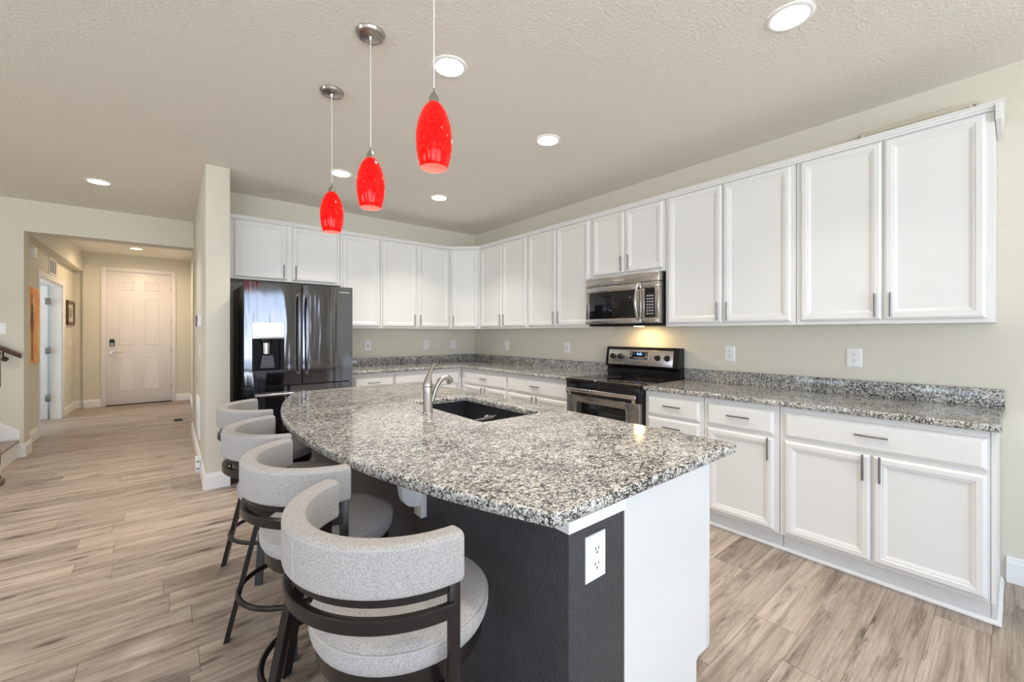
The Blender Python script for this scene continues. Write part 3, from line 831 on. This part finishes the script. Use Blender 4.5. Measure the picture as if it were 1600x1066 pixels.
# ------------------------------------------------------------------ microwave
MY0, MY1, MX = -2.468, -3.232, -.410
Mm = frame((MX, MY0, 0), RW_U, RW_W); mw = MY0 - MY1
t = thing('microwave', (-.2, -2.85, 1.388), 'stainless over-the-range microwave hung under the short wall cabinet', 'microwave')
make('body', B().box(-.355, -.004, MY1 + .002, MY0 - .002, 1.388, 1.8245, .003), M_BLKPL, t)
b = B().box(0, mw, 1.742, 1.822, -.053, 0, .006, 3).xf(Mm); gr = make('top_panel', b, M_STEEL, t)
b = text(B(), 'Whirlpool', .030, Mm @ Matrix.Translation((.37, 1.782, .0004)), .0006); make('badge', b, M_GREYTXT, gr, smooth=False)
b = B(); dw = .603
b.box(0, dw, 1.400, 1.446, -.053, 0, .004); b.box(0, dw, 1.686, 1.738, -.053, 0, .004); b.box(0, .042, 1.446, 1.686, -.053, 0, .004); b.box(.552, dw, 1.446, 1.686, -.053, 0, .004)
b.xf(Mm); md = make('door', b, M_STEEL, t)
make('window', B().box(.040, .554, 1.444, 1.688, -.05, -.004, .001).xf(Mm), M_BLKGLASS, md, label='dark glass window')
pts = [(.572, 1.425 + .30 * i / 14, .006 + .040 * (1 - (2 * i / 14 - 1) ** 2)) for i in range(15)]
b = B().tube(pts, .011, 12, (1.1, .8)).xf(Mm); make('handle', b, M_NICKEL, md)
b = B(); b.box(dw + .003, mw, 1.400, 1.446, -.053, 0, .004); b.box(dw + .003, mw, 1.690, 1.738, -.053, 0, .004); b.box(dw + .003, .632, 1.446, 1.690, -.053, 0, .003); b.box(.728, mw, 1.446, 1.690, -.053, 0, .003)
b.xf(Mm); cp = make('control_panel', b, M_STEEL, t)
make('keypad', B().box(.630, .730, 1.444, 1.692, -.05, -.002, .001).xf(Mm), M_BLKPL, cp, label='black keypad')
make('display', B().box(.645, .718, 1.645, 1.682, -.002, -.001).xf(Mm), M_BLKGLASS, cp)
b = B()
for r_ in range(7):
    for c_ in range(3):
        u = .652 + c_ * .0225; v = 1.626 - r_ * .0245
        b.box(u, u + .014, v - .006, v + .003, -.002, -.0008)
b.xf(Mm); make('buttons', b, M_GREYTXT, cp, smooth=False)
make('base', B().box(-.385, -.02, MY1 + .02, MY0 - .02, 1.378, 1.3885, .003), M_BLKPL, t)
make('cooktop_lamp', B().box(-.20, -.15, -2.93, -2.86, 1.3768, 1.3782), M_GLOWM, t)

# ------------------------------------------------------------------ range
RY0, RY1 = -2.474, -3.236
Mr = frame((-.655, RY0, 0), RW_U, RW_W); rw = RY0 - RY1
t = thing('range', (-.33, -2.855, 0), 'black and stainless freestanding electric range standing between the base cabinets', 'stove')
make('body', B().box(-.640, -.02, RY1 + .001, RY0 - .001, .03, .895, .002), M_BLACK, t)
make('cooktop', B().box(-.690, -.09, RY1, RY0, .8955, .918, .006, 3), M_BLKGLASS, t, label='black glass cooktop')
b = B()
M_RING = mat('cooktop burner ring', (.10, .10, .10), .3)
for x_, y_, r_ in ((-.50, -2.65, .10), (-.50, -3.05, .075), (-.25, -2.65, .075), (-.25, -3.05, .10)): b.lathe([(r_, .0002), (r_ + .003, .0002), (r_ + .003, .0006), (r_, .0006)], (x_, y_, .918), 40)
make('burner_ring', b, M_RING, t)
b = B().prism([(-.018, .918), (-.085, .918), (-.085, .985), (-.110, 1.000), (-.118, 1.015), (-.092, 1.178), (-.080, 1.186), (-.018, 1.186)], 0, rw, Matrix(((1, 0, 0, 0), (0, 0, -1, RY0), (0, 1, 0, 0), (0, 0, 0, 1))))
bgd = make('backguard', b, M_BLACK, t, ang=20)
# stainless control fascia on the sloped face
p0, p1 = Vector((-.1185, 0, 1.012)), Vector((-.0935, 0, 1.176)); vd = (p1 - p0).normalized(); nd = Vector((-vd.z, 0, vd.x)).normalized()
if nd.x > 0: nd = -nd
Mf = Matrix(((0, vd.x, nd.x, p0.x), (-1, vd.y, nd.y, RY0), (0, vd.z, nd.z, p0.z), (0, 0, 0, 1)))
fh = (p1 - p0).length
cpn = make('control_panel', B().box(.030, rw - .052, .008, fh - .014, -.004, .003, .002).xf(Mf), M_STEEL, t)
dsp = make('display', B().box(.270, .470, .060, .140, .002, .0045, .002).xf(Mf), M_STEEL, cpn); make('screen', B().box(.277, .463, .066, .134, .004, .0056, .001).xf(Mf), M_BLKGLASS, cpn)
make('clock_digits', text(B(), '9:40', .030, Mf @ Matrix.Translation((.375, .112, .0058)), .0002), M_BLUE, cpn, smooth=False)
b = B()
for i in range(7): b.box(.315 + i * .018, .326 + i * .018, .074, .080, .0055, .0062)
for i in range(3):
    for k in (.287, .442): b.box(k, k + .012, .084 + i * .016, .090 + i * .016, .0055, .0062)
b.xf(Mf); make('buttons', b, M_GREYTXT, cpn, smooth=False)
M_BADGE = mat('dark badge print', (.10, .10, .10), .4)
make('badge', text(B(), 'Whirlpool', .024, Mf @ Matrix.Translation((.355, .036, .0034)), .0003), M_BADGE, cpn, smooth=False)
for u in (.080, .169, .564, .656):
    b = B().lathe([(.027, .003), (.027, .006), (.0235, .009), (.0225, .024), (.020, .027), (0, .027)], M=Mf @ Matrix.Translation((u, .084, 0)), n=24)
    b.box(u - .0035, u + .0035, .063, .105, .026, .031, .002, rot=None) if False else None
    k = make('knob', b, M_BLKPL, cpn)
    make('pointer', B().box(u - .004, u + .004, .064, .104, .0265, .0325, .002).xf(Mf), M_GREYTXT if False else M_BLKPL, k)
# oven door
b = B(); b.box(.003, rw - .003, .62, .765, -.02, .022) if False else None
oz0, oz1 = .245, .775
b.box(.003, .125, oz0, oz1, -.013, .024, .004); b.box(rw - .125, rw - .003, oz0, oz1, -.013, .024, .004); b.box(.125, rw - .125, oz0, oz0 + .09, -.013, .024, .004); b.box(.125, rw - .125, .720, oz1, -.013, .024, .004)
b.xf(Mr); od = make('oven_door', b, M_OVEN, t)
b = B(); b.box(.118, rw - .118, oz0 + .085, .727, -.012, .021, .001); b.xf(Mr); make('window', b, M_BLKGLASS, od, label='black oven window')
b = B(); poly = rounded([(.120, oz0 + .087), (rw - .120, oz0 + .087), (rw - .120, .725), (.120, .725)], .02); pin = offset_loop(poly, .006)
b.loft([[Mr @ Vector((x, y, z)) for x, y in lp_] for lp_, z in ((poly, .024), (poly, .0262), (pin, .0262), (pin, .024))], cap=False); make('window_frame', b, M_NICKEL, od)
b = B(); b.box(.02, rw - .02, .806, .838, .036, .058, .006, 3)
for u in (.05, rw - .05): b.box(u - .015, u + .015, .77, .832, .018, .040, .003)
b.xf(Mr); make('handle', b, M_STEEL, od)
make('front_rail', B().box(.002, rw - .002, .779, .895, -.014, .028, .004).xf(Mr), M_BLACK, t)
make('drawer', B().box(.003, rw - .003, .05, .235, -.013, .022, .005).xf(Mr), M_STEEL, t)

# ------------------------------------------------------------------ bar stools
def make_stool(label):
    t = thing('bar_stool', (0, 0, 0), label, 'bar stool', 'grey upholstered bar stools along the island')
    # seat
    b = B().lathe([(0, .612), (.195, .612), (.206, .616), (.212, .628), (.2154, .642), (.2150, .656), (.2125, .662), (.205, .671), (.18, .678), (.12, .683), (0, .685)], n=56)
    st = make('seat', b, M_FABRIC, t, ang=60)
    b = B(); b.arc((0, 0, 0), [(.2130 + .0026 * math.cos(a), .6620 + .0026 * math.sin(a)) for a in [2 * PI * k / 8 for k in range(8)]], 0, 2 * PI, 56); make('piping', b, M_PIPING, st)
    b = B().lathe([(0, .560), (.17, .560), (.196, .566), (.200, .574), (.200, .6115), (0, .6115)], n=56); make('seat_frame', b, M_DARKMETAL, t)
    b = B().lathe([(0, .535), (.085, .535), (.085, .5595), (0, .5595)], n=32)
    for k in range(4):
        a = R(45 + 90 * k); b.box(-.012, .16, -.014, .014, .540, .556, .002, rot=Matrix.Rotation(a, 4, 'Z'))
    make('swivel', b, M_DARKMETAL, t)
    # backrest pad: rounded section swept through 201 degrees behind the sitter (opening towards +x)
    Ro, th, z0, z1, rr = .2695, .049, .807, .9126, .013
    def sec(k):
        cr, cz = Ro - th / 2, (z0 + z1) / 2; hw, hh = th / 2 * k[0], (z1 - z0) / 2 * k[1]; r = min(rr, hw * .95, hh * .95); o = []
        for cxs, czs, a0 in ((1, 1, 0), (-1, 1, 90), (-1, -1, 180), (1, -1, 270)):
            for j in range(5):
                a = R(a0 + 22.5 * j); o.append((cr + cxs * (hw - r) + r * math.cos(a), cz + czs * (hh - r) + r * math.sin(a)))
        return o
    ha = R(79.2); rings = []
    def ring(a, k): return [(r * math.cos(a), r * math.sin(a), z) for r, z in sec(k)]
    ends = [(0, (.72, .88)), (.003, (.90, .955)), (.007, (.98, .99)), (.013, (1, 1))]
    for d, k in ends: rings.append(ring(PI - ha + d / Ro, k))
    nn = 56; a0, a1 = PI - ha + .022 / Ro, PI + ha - .022 / Ro
    for i in range(nn + 1): rings.append(ring(a0 + (a1 - a0) * i / nn, (1, 1)))
    for d, k in reversed(ends): rings.append(ring(PI + ha - d / Ro, k))
    bk = make('backrest', B().loft(rings), M_FABRIC, t, ang=60)
    b = B()
    for rp, zp in ((Ro - .0025, z1 - .0085), (Ro - th + .0025, z1 - .0085)):
        b.arc((0, 0, 0), [(rp + .0022 * math.cos(a), zp + .0022 * math.sin(a)) for a in [2 * PI * k / 8 for k in range(8)]], PI - ha + .07, PI + ha - .07, 56)
    for an in (PI - .03,):
        b.tube([((Ro + .0003) * math.cos(an), (Ro + .0003) * math.sin(an), z) for z in (z0 + .012, (z0 + z1) / 2, z1 - .012)], .0014, 6)
    make('piping', b, M_PIPING, bk)
    hp = R(74)
    b = B().arc((0, 0, 0), [(.238, .788), (.254, .788), (.254, .8065), (.238, .8065)], PI - hp, PI + hp, 48); make('back_rail', b, M_DARKMETAL, t)
    s2 = [(.252, .741), (.264, .741), (.267, .744), (.267, .768), (.264, .771), (.252, .771)]
    b = B().arc((0, 0, 0), s2, PI - hp, PI + hp, 48); make('back_rail', b, M_DARKMETAL, t)
    for s_ in (-1, 1):
        M = Matrix.Rotation(PI + s_ * R(75), 4, 'Z')
        b = B(); b.box(.246, .258, -.013, .013, .556, .8065, .0015, rot=M); b.box(.12, .247, -.013, .013, .5445, .5565, .0015, rot=M)
        make('back_post', b, M_DARKMETAL, t)
    for k in range(4):
        a = R(45 + 90 * k); d = Vector((math.cos(a), math.sin(a), 0)); s_ = Vector((-d.y, d.x, 0)); b = B()
        top, bot = d * .125 + Vector((0, 0, .548)), d * .253
        rg = []
        for p in (top, bot):
            rg.append([p + s_ * .017 - d * .010, p + s_ * .017 + d * .010, p - s_ * .017 + d * .010, p - s_ * .017 - d * .010])
        b.loft(rg); make('leg', b, M_DARKMETAL, t, smooth=False)
    b = B().arc((0, 0, 0), [(.211 + .0105 * math.cos(a), .200 + .0105 * math.sin(a)) for a in [2 * PI * k / 12 for k in range(12)]], 0, 2 * PI, 64); make('foot_ring', b, M_DARKMETAL, t)
    return t
STOOLS = [((-2.973, -4.074), 14.0, 197, 'grey upholstered bar stool nearest the camera, at the near end of the island'),
          ((-2.990, -3.505), 8.3, 202, 'grey bar stool second from the camera, tucked in beside the white bracket'),
          ((-2.995, -2.962), -2.4, 168, 'grey bar stool third from the camera along the curved island edge'),
          ((-2.964, -2.300), 1.0, 155, 'grey bar stool farthest from the camera, in front of the refrigerator')]
stools = []
s0 = make_stool(STOOLS[0][3])
for i, ((x, y), rot, leg, lab) in enumerate(STOOLS):
    s_ = s0 if i == 0 else copy_tree(s0)
    s_.location = (x, y, 0); s_.rotation_euler = (0, 0, R(rot)); s_['label'] = lab
    # the legs do not turn with the swivel seat
    for ch in s_.children:
        if ch.name.split('.')[0] in ('leg', 'foot_ring'): ch.rotation_euler = (0, 0, R(leg - rot - 45))

# ------------------------------------------------------------------ pendants and recessed lights
def pendant(label):
    t = thing('pendant_lamp', (0, 0, H), label, 'pendant lamp', 'red glass pendant lamps over the island')
    b = B().lathe([(0, H - .0005), (.066, H - .0005), (.0675, H - .006), (.062, H - .016), (.055, H - .019), (.052, H - .017), (.030, H - .020), (.012, H - .022), (.006, H - .040), (0, H - .040)], n=40); make('canopy', b, M_NICKEL, t)
    b = B().tube([(.0006 * math.cos(i * 1.9), .0006 * math.sin(i * 1.9), 2.19 + (H - .04 - 2.19) * i / 24) for i in range(25)], .0022, 8); make('cord', b, M_CORD, t)
    b = B().lathe([(0, 2.200), (.004, 2.200), (.004, 2.186), (.010, 2.181), (.017, 2.168), (.0205, 2.150), (.0205, 2.145), (0, 2.145)], n=28); make('socket_cap', b, M_NICKEL, t)
    prof = [(.0215, 2.146), (.030, 2.137), (.040, 2.122), (.050, 2.100), (.058, 2.074), (.0632, 2.044), (.0648, 2.015), (.0635, 1.985), (.0595, 1.955), (.0535, 1.930), (.0485, 1.914)]
    inner = [(r - .004, z + .0005) for r, z in reversed(prof)]
    sh = make('lamp_shade', B().lathe(prof + [(.0475, 1.9125)], n=48), M_RED, t, ang=70)
    make('inner_glass', B().lathe([(.0475, 1.9125)] + inner, n=48), M_REDIN, sh, ang=70)
    make('bulb', B().lathe([(0, 2.142), (.012, 2.14), (.012, 2.10), (.024, 2.07), (.026, 2.05), (.020, 2.03), (0, 2.022)], n=24), M_PLATE, t)
    return t
PEND = [((-2.695, -3.725), 'red glass pendant lamp nearest the camera, highest in view'), ((-2.695, -3.108), 'middle one of the three red glass pendant lamps'), ((-2.695, -2.491), 'red glass pendant lamp farthest away, toward the refrigerator')]
p0_ = pendant(PEND[0][1])
for i, ((x, y), lab) in enumerate(PEND):
    p_ = p0_ if i == 0 else copy_tree(p0_)
    p_.location = (x, y, H); p_['label'] = lab

def can(loc, label, glow, group='recessed ceiling lights', watts=None):
    x, y = loc
    t = thing('recessed_light', (x, y, H), label, 'ceiling light', group)
    b = B().lathe([(.093, H - .0004), (.094, H - .003), (.090, H - .006), (.078, H - .008), (.074, H - .006), (.072, H - .0035)], (x, y, 0), 40); make('trim_ring', b, M_TRIM, t)
    b = B().lathe([(.073, H - .0045), (.05, H - .0055), (0, H - .006)], (x, y, 0), 40); make('lens', b, glow, t)
    ld = bpy.data.lights.new('downlight', 'AREA'); ld.shape = 'DISK'; ld.size = .13; ld.spread = R(165) if glow is M_GLOWH else R(105)
    ld.energy = watts or (HALL_W if glow is M_GLOWH else DOWN_W); ld.color = (1, .765, .50) if glow is M_GLOWH else (1, .91, .79)
    lo = bpy.data.objects.new('downlight', ld); COL.objects.link(lo); lo.parent = t; lo.location = (0, 0, -.0085)
    return t
CANS = [((-2.279, -3.130), 'round recessed ceiling light right behind the nearest red pendant'), ((-1.281, -4.414), 'large-looking recessed ceiling light at the top right, nearest the camera'),
        ((-1.281, -2.855), 'recessed ceiling light in front of the microwave wall cabinets'), ((-1.250, -1.183), 'recessed ceiling light nearest the back corner of the kitchen'),
        ((-2.254, -1.217), 'recessed ceiling light between the two farther red pendants'), ((-3.948, .452), 'recessed ceiling light in front of the hallway opening')]
for (loc, lab), wt in zip(CANS, (7.2, 6.0, 7.2, 12.0, 11.0, 10.0)): can(loc, lab, M_GLOWC, watts=wt)
for loc, lab, wt in [((-2.28, -4.75), 'recessed ceiling light over the near end of the island, above the camera', 7.2), ((-4.75, -1.4), 'added unseen recessed ceiling light over the open floor left of the stools', 9.0),  # the three left ones are added out of view to brighten that side
                 ((-4.75, -3.6), 'added unseen recessed ceiling light over the open floor left of the camera', 7.2), ((-6.4, -1.4), 'added unseen recessed ceiling light near the left windows', 16.0)]: can(loc, lab, M_GLOWC, watts=wt)
can((-3.872, 4.42), 'warm recessed ceiling light inside the hallway near the front door', M_GLOWH)

# ------------------------------------------------------------------ tray on the wall cabinets
t = thing('serving_tray', (-.08, -4.67, 2.4445), 'cream rectangular serving tray leaning against the wall on top of the end cabinet', 'tray')
Mt = Matrix.Translation((-.055, 0, 2.4455)) @ Matrix.Rotation(R(8), 4, 'Y') @ frame((0, 0, 0), RW_U, RW_W)
b = B(); po = rounded([(4.405, 0), (4.942, 0), (4.942, .135), (4.405, .135)], .028); pi_ = offset_loop(po, .016); pj = offset_loop(po, .026)
b.loft([[Mt @ Vector((x, y, z)) for x, y in L_] for L_, z in ((po, 0), (po, .022), (pi_, .022), (pj, .006))], cap=True)
make('tray', b, M_TRAY, t)
b = B(); po = rounded([(4.440, 0), (4.915, 0), (4.915, .112), (4.440, .112)], .028); pi_ = offset_loop(po, .012); pj = offset_loop(po, .02)
Mt2 = Matrix.Translation((-.105, 0, 2.4455)) @ Matrix.Rotation(R(9), 4, 'Y') @ frame((0, 0, 0), RW_U, RW_W)
b.loft([[Mt2 @ Vector((x, y, z)) for x, y in L_] for L_, z in ((po, 0), (po, .018), (pi_, .018), (pj, .005))], cap=True)
t2 = make('serving_tray', b, M_TRAY, loc=(-.11, -4.67, 2.4445)); setp(t2, 'smaller cream tray leaning in front of the larger one on the end cabinet', 'tray')

# ------------------------------------------------------------------ hall: front door, casings, fittings
DX0, DX1, DZT, DYF = -4.316, -3.412, 2.436, 5.392
b = B()
b.box(DX0, DX1, DYF, DYF + .045, .012, DZT, .002)
d1 = struct('door_1', b, M_DOORP); d1['label'] = 'white six-panel front door at the end of the hall'
for x0, x1, z0, z1 in ((-4.147, -3.940, 2.106, 2.281), (-3.808, -3.590, 2.106, 2.281), (-4.147, -3.940, 1.100, 1.962), (-3.808, -3.590, 1.100, 1.962), (-4.147, -3.940, .260, .905), (-3.808, -3.590, .260, .905)):
    b = B().rings_panel(x1 - x0, z1 - z0, [(0, -.003), (0, .001), (.008, .007), (.016, .007), (.024, .0015), (.038, .0015), (.052, .006), (.06, .006)], frame((x0, DYF, z0), BW_U, BW_W))
    make('door_panel', b, M_DOORP, d1)
b = B().box(-4.272, -4.205, DYF - .024, DYF, 1.085, 1.205, .010, 3); lk = make('keypad_lock', b, M_BLKPL, d1); make('keypad_cover', B().box(-4.262, -4.215, DYF - .028, DYF - .022, 1.093, 1.135, .003), M_NICKEL, lk)
b = B().cyl((-4.238, DYF - .001, .965), (-4.238, DYF - .012, .965), .030); b.cyl((-4.238, DYF - .01, .965), (-4.238, DYF - .05, .965), .010); b.tube([(-4.238, DYF - .048, .965), (-4.20, DYF - .050, .966), (-4.13, DYF - .048, .968), (-4.12, DYF - .044, .968)], [.010, .009, .008, .006], 12); make('door_handle', b, M_NICKEL, d1)
for z in (.30, .98, 1.55, 2.16): make('hinge', B().cyl((-3.410, DYF - .004, z - .05), (-3.410, DYF - .004, z + .05), .007, n=10), M_PULL, d1)
make('threshold', B().box(-4.32, -3.41, 5.33, 5.44, .0, .014, .004), M_VENTB, d1)
def casing(name, x0, x1, zt, y, w=.062, n=-1):
    b = B()
    b.box(x0 - w, x0, y + n * .018, y, 0, zt + w, .003); b.box(x1, x1 + w, y + n * .018, y, 0, zt + w, .003); b.box(x0, x1, y + n * .018, y, zt, zt + w, .003)
    return b
b = casing('c', -4.322, -3.408, 2.441, 5.38); b.box(-4.3245, -4.317, 5.38, 5.5, 0, 2.4445); b.box(-3.411, -3.4055, 5.38, 5.5, 0, 2.4445); b.box(-4.3245, -3.4055, 5.38, 5.5, 2.4365, 2.4448)
struct('trim_2', b, M_DOORP)
# side door and its casing on the left wall of the hall
b = B(); w_ = .075
b.box(-4.72, -4.702, 2.805, 2.88, 0, 2.12, .003); b.box(-4.72, -4.702, 4.36, 4.45, 0, 2.12, .003); b.box(-4.72, -4.702, 2.88, 4.36, 2.045, 2.12, .003)
b.box(-4.84, -4.72, 2.8805, 2.895, 0, 2.044); b.box(-4.84, -4.72, 4.345, 4.3595, 0, 2.044); b.box(-4.84, -4.72, 2.8805, 4.3595, 2.03, 2.0445)
struct('trim_3', b, M_TRIM)
b = B().box(-5.62, -4.862, 4.300, 4.336, .010, 2.025, .002)
d2 = struct('door_2', b, M_SIDED); d2['label'] = 'white side door standing open into the room off the hall'
for z0, z1 in ((.25, .95), (1.12, 1.85)):
    for x0 in (-5.50, -5.20):
        make('door_panel', B().rings_panel(.22, z1 - z0, [(0, -.002), (0, .001), (.008, .006), (.016, .006), (.024, .001), (.04, .005)], frame((x0, 4.300, z0), BW_U, BW_W)), M_SIDED, d2)
for z in (.33, 1.05, 1.80): make('hinge', B().box(-4.885, -4.838, 4.293, 4.347, z - .05, z + .05, .004), M_PULL, d2)
b = B().lathe([(0, 0), (.026, .0), (.026, .006), (.010, .010), (.010, .03), (.027, .040), (.027, .055), (0, .062)], M=frame((-5.55, 4.300, .95), BW_U, BW_W), n=20); make('door_handle', b, M_PULL, d2)
# painting
t = thing('canvas_painting', (-4.705, 2.49, .95), 'tall orange canvas painting with a thin dark standing figure', 'painting')
make('canvas', B().box(-4.7195, -4.688, 2.24, 2.745, .952, 1.862, .003), M_ART, t)
Mp = Matrix(((0, 0, 1, -4.6878), (.62, 0, 0, .84), (0, 1, 0, 0), (0, 0, 0, 1)))
b = B()
b.prism([(2.47 + .035 * math.cos(a), 1.735 + .055 * math.sin(a)) for a in [2 * PI * k / 14 for k in range(14)]], 0, .0012, Mp)
b.prism([(2.44, 1.69), (2.50, 1.69), (2.56, 1.62), (2.57, 1.45), (2.545, 1.30), (2.53, 1.44), (2.51, 1.50), (2.50, 1.36), (2.43, 1.36), (2.41, 1.48), (2.39, 1.42), (2.385, 1.30), (2.36, 1.44), (2.38, 1.60)], 0, .0012, Mp)
make('painted_figure', b, M_ARTFIG, t, smooth=False)
b = B().prism([(2.43, 1.36), (2.50, 1.36), (2.545, 1.00), (2.56, .985), (2.50, .985), (2.475, 1.20), (2.445, .985), (2.39, .985), (2.415, 1.02)], 0, .0013, Mp); make('painted_legs', b, M_ARTLEG, t, smooth=False)
# framed picture
t = thing('framed_picture', (-4.71, 4.95, 1.45), 'small dark-framed picture on the hall wall near the front door', 'picture')
b = B(); y0, y1, z0, z1, fw_ = 4.68, 5.28, 1.452, 1.850, .05
b.box(-4.7195, -4.690, y0, y0 + fw_, z0, z1, .004); b.box(-4.7195, -4.690, y1 - fw_, y1, z0, z1, .004); b.box(-4.7195, -4.690, y0 + fw_, y1 - fw_, z0, z0 + fw_, .004); b.box(-4.7195, -4.690, y0 + fw_, y1 - fw_, z1 - fw_, z1, .004)
make('frame', b, M_WALNUT, t); make('mat_board', B().box(-4.719, -4.706, y0 + fw_, y1 - fw_, z0 + fw_, z1 - fw_), M_MATB, t); make('print', B().box(-4.706, -4.7045, y0 + .16, y1 - .16, z0 + .12, z1 - .12), M_PRINT, t)
# air grille
t = thing('air_vent', (-4.71, 3.68, 2.12), 'white louvred air grille high on the hall wall above the side door', 'air vent')
b = B(); y0, y1, z0, z1 = 3.44, 3.92, 2.135, 2.375
b.box(-4.7195, -4.708, y0, y0 + .035, z0, z1, .002); b.box(-4.7195, -4.708, y1 - .035, y1, z0, z1, .002); b.box(-4.7195, -4.708, y0 + .035, y1 - .035, z0, z0 + .03, .002); b.box(-4.7195, -4.708, y0 + .035, y1 - .035, z1 - .03, z1, .002)
for yy in (y0 + .17, y0 + .31): b.box(-4.7195, -4.708, yy - .012, yy + .012, z0 + .03, z1 - .03)
make('frame', b, M_TRIM, t); make('louvres', B().box(-4.7195, -4.716, y0 + .035, y1 - .035, z0 + .03, z1 - .03), M_PULL, t, label='grey louvres')
setp(make('door_chime', B().box(-4.7195, -4.66, 2.33, 2.49, 2.205, 2.335, .006), M_PLATE, loc=(-4.69, 2.41, 2.205)), 'white door chime box high on the hall wall under the soffit', 'door chime')
outlet('light_switch', 'white light switch on the hall wall below the framed picture', (-4.72, 5.07, 1.16), (0, 1, 0), (1, 0, 0), 'switch', 'rocker')
outlet('outlet', 'white outlet low on the hall wall near the front door', (-4.72, 4.75, .42), (0, 1, 0), (1, 0, 0), 'outlet', 'duplex')
# floor register
t = thing('floor_register', (-3.335, 3.03, 0), 'small bronze floor register in the hallway planks', 'floor vent')
b = B(); b.box(-3.39, -3.28, 2.91, 3.15, .0005, .004, .001); make('frame', b, M_VENTB, t)
b = B()
for i in range(9): b.box(-3.378, -3.292, 2.930 + i * .024, 2.942 + i * .024, .004, .0055)
make('louvres', b, M_SLOT, t)
# things on the divider wall's hall side
t = thing('thermostat', (-3.2, -.17, 1.38), 'white thermostat on the side of the divider wall', 'thermostat')
make('case', B().box(-3.232, -3.2005, -.235, -.115, 1.378, 1.490, .005), M_PLATE, t); make('screen', B().box(-3.2335, -3.2315, -.215, -.135, 1.425, 1.475), M_BRUSHGREY, t)
setp(make('control_box', B().box(-3.228, -3.2005, .30, .44, 1.385, 1.500, .004), M_BRUSHGREY, loc=(-3.21, .37, 1.385)), 'small grey control box beyond the white thermostat', 'control panel')
outlet('light_switch', 'white light switch below the thermostat on the divider wall', (-3.2, .06, 1.14), (0, -1, 0), (-1, 0, 0), 'switch', 'rocker')
t = thing('access_panel', (-3.2, .32, .25), 'white framed access panel low on the divider wall', 'panel')
b = B(); b.box(-3.212, -3.2005, .07, .57, .26, .66, .002); make('frame', b, M_TRIM, t); make('panel', B().box(-3.216, -3.2125, .11, .53, .30, .62, .001), M_TRIM, t)
t = thing('plug_in_box', (-3.23, -.27, .05), 'small white box plugged in low at the end of the divider wall', 'plug-in device')
make('case', B().box(-3.252, -3.2165, -.30, -.24, .055, .185, .004), M_PLATE, t)
b = B()
for zz in (.075, .14): b.box(-3.247, -3.222, -.3012, -.2995, zz, zz + .012)
make('marks', b, M_BRUSHGREY, t)
# left: switch plate, handrail, stairs, newel
outlet('light_switch', 'white two-gang light switch on the wall above the handrail', (-4.815, 1.69, 1.362), BW_U, BW_W, 'switch', 'rocker', None, .13, .122)
t = thing('handrail', (-5.1, 1.64, 1.3), 'dark brown wooden handrail on the white wall at the stair foot', 'handrail')
b = B(); sl = .62
hs = [(-.022, -.026), (.022, -.026), (.026, -.004), (.030, .012), (.020, .026), (-.020, .026), (-.030, .012), (-.026, -.004)]
rg = []
for x in (-4.635, -6.6): rg.append([(x, 1.625 + a, 1.075 + (-4.635 - x) * sl + c_) for a, c_ in hs])
b.loft(rg); make('rail', b, M_WALNUT, t)
b = B().tube([(-4.76, 1.689, 1.045), (-4.76, 1.66, 1.045), (-4.76, 1.630, 1.075), (-4.76, 1.627, 1.125)], .007, 10); b.cyl((-4.76, 1.6895, 1.045), (-4.76, 1.683, 1.045), .026, n=20); make('bracket', b, M_VENTB, t)
t = thing('staircase', (-5.2, 1.12, 0), 'bottom of a staircase rising left, with a white skirt board on the wall', 'stairs')
for i in range(7):
    x1 = -4.668 - .265 * i; z = .19 * (i + 1)
    make('tread', B().box(x1 - .29, x1 + .012, .60, 1.672, z - .028, z, .010, 3), M_TREAD, t)
    make('riser', B().box(x1 - .020, x1 - .004, .61, 1.672, z - .19, z - .028), M_TRIM, t)
b = B().prism([(-4.655, 0), (-4.655, .283), (-6.50, .283 + 1.845 * .717), (-6.50, 0)], 0, .016, frame((0, 1.6895, 0), BW_U, BW_W)); make('skirt_board', b, M_TRIM, t, smooth=False)
t = thing('newel_post', (-4.556, .560, 0), 'brown turned newel post at the left edge by the stair foot', 'newel post')
nx, ny = -4.600, .560
b = B(); b.box(nx - .055, nx + .055, ny - .055, ny + .055, 0, .050, .010); b.lathe([(0, .05), (.040, .05), (.044, .07), (.036, .09), (.028, .11), (.034, .14), (.040, .20), (.038, .30), (.030, .345), (.022, .362), (.018, .40), (.0165, .60), (.020, .82), (.028, .84), (0, .84)], (nx, ny, 0), 28)
b.box(nx - .036, nx + .036, ny - .036, ny + .036, .845, 1.13, .008); b.lathe([(0, 1.13), (.045, 1.13), (.045, 1.15), (.03, 1.165), (.04, 1.20), (.02, 1.235), (0, 1.24)], (nx, ny, 0), 28)
make('post', b, M_NEWEL, t)
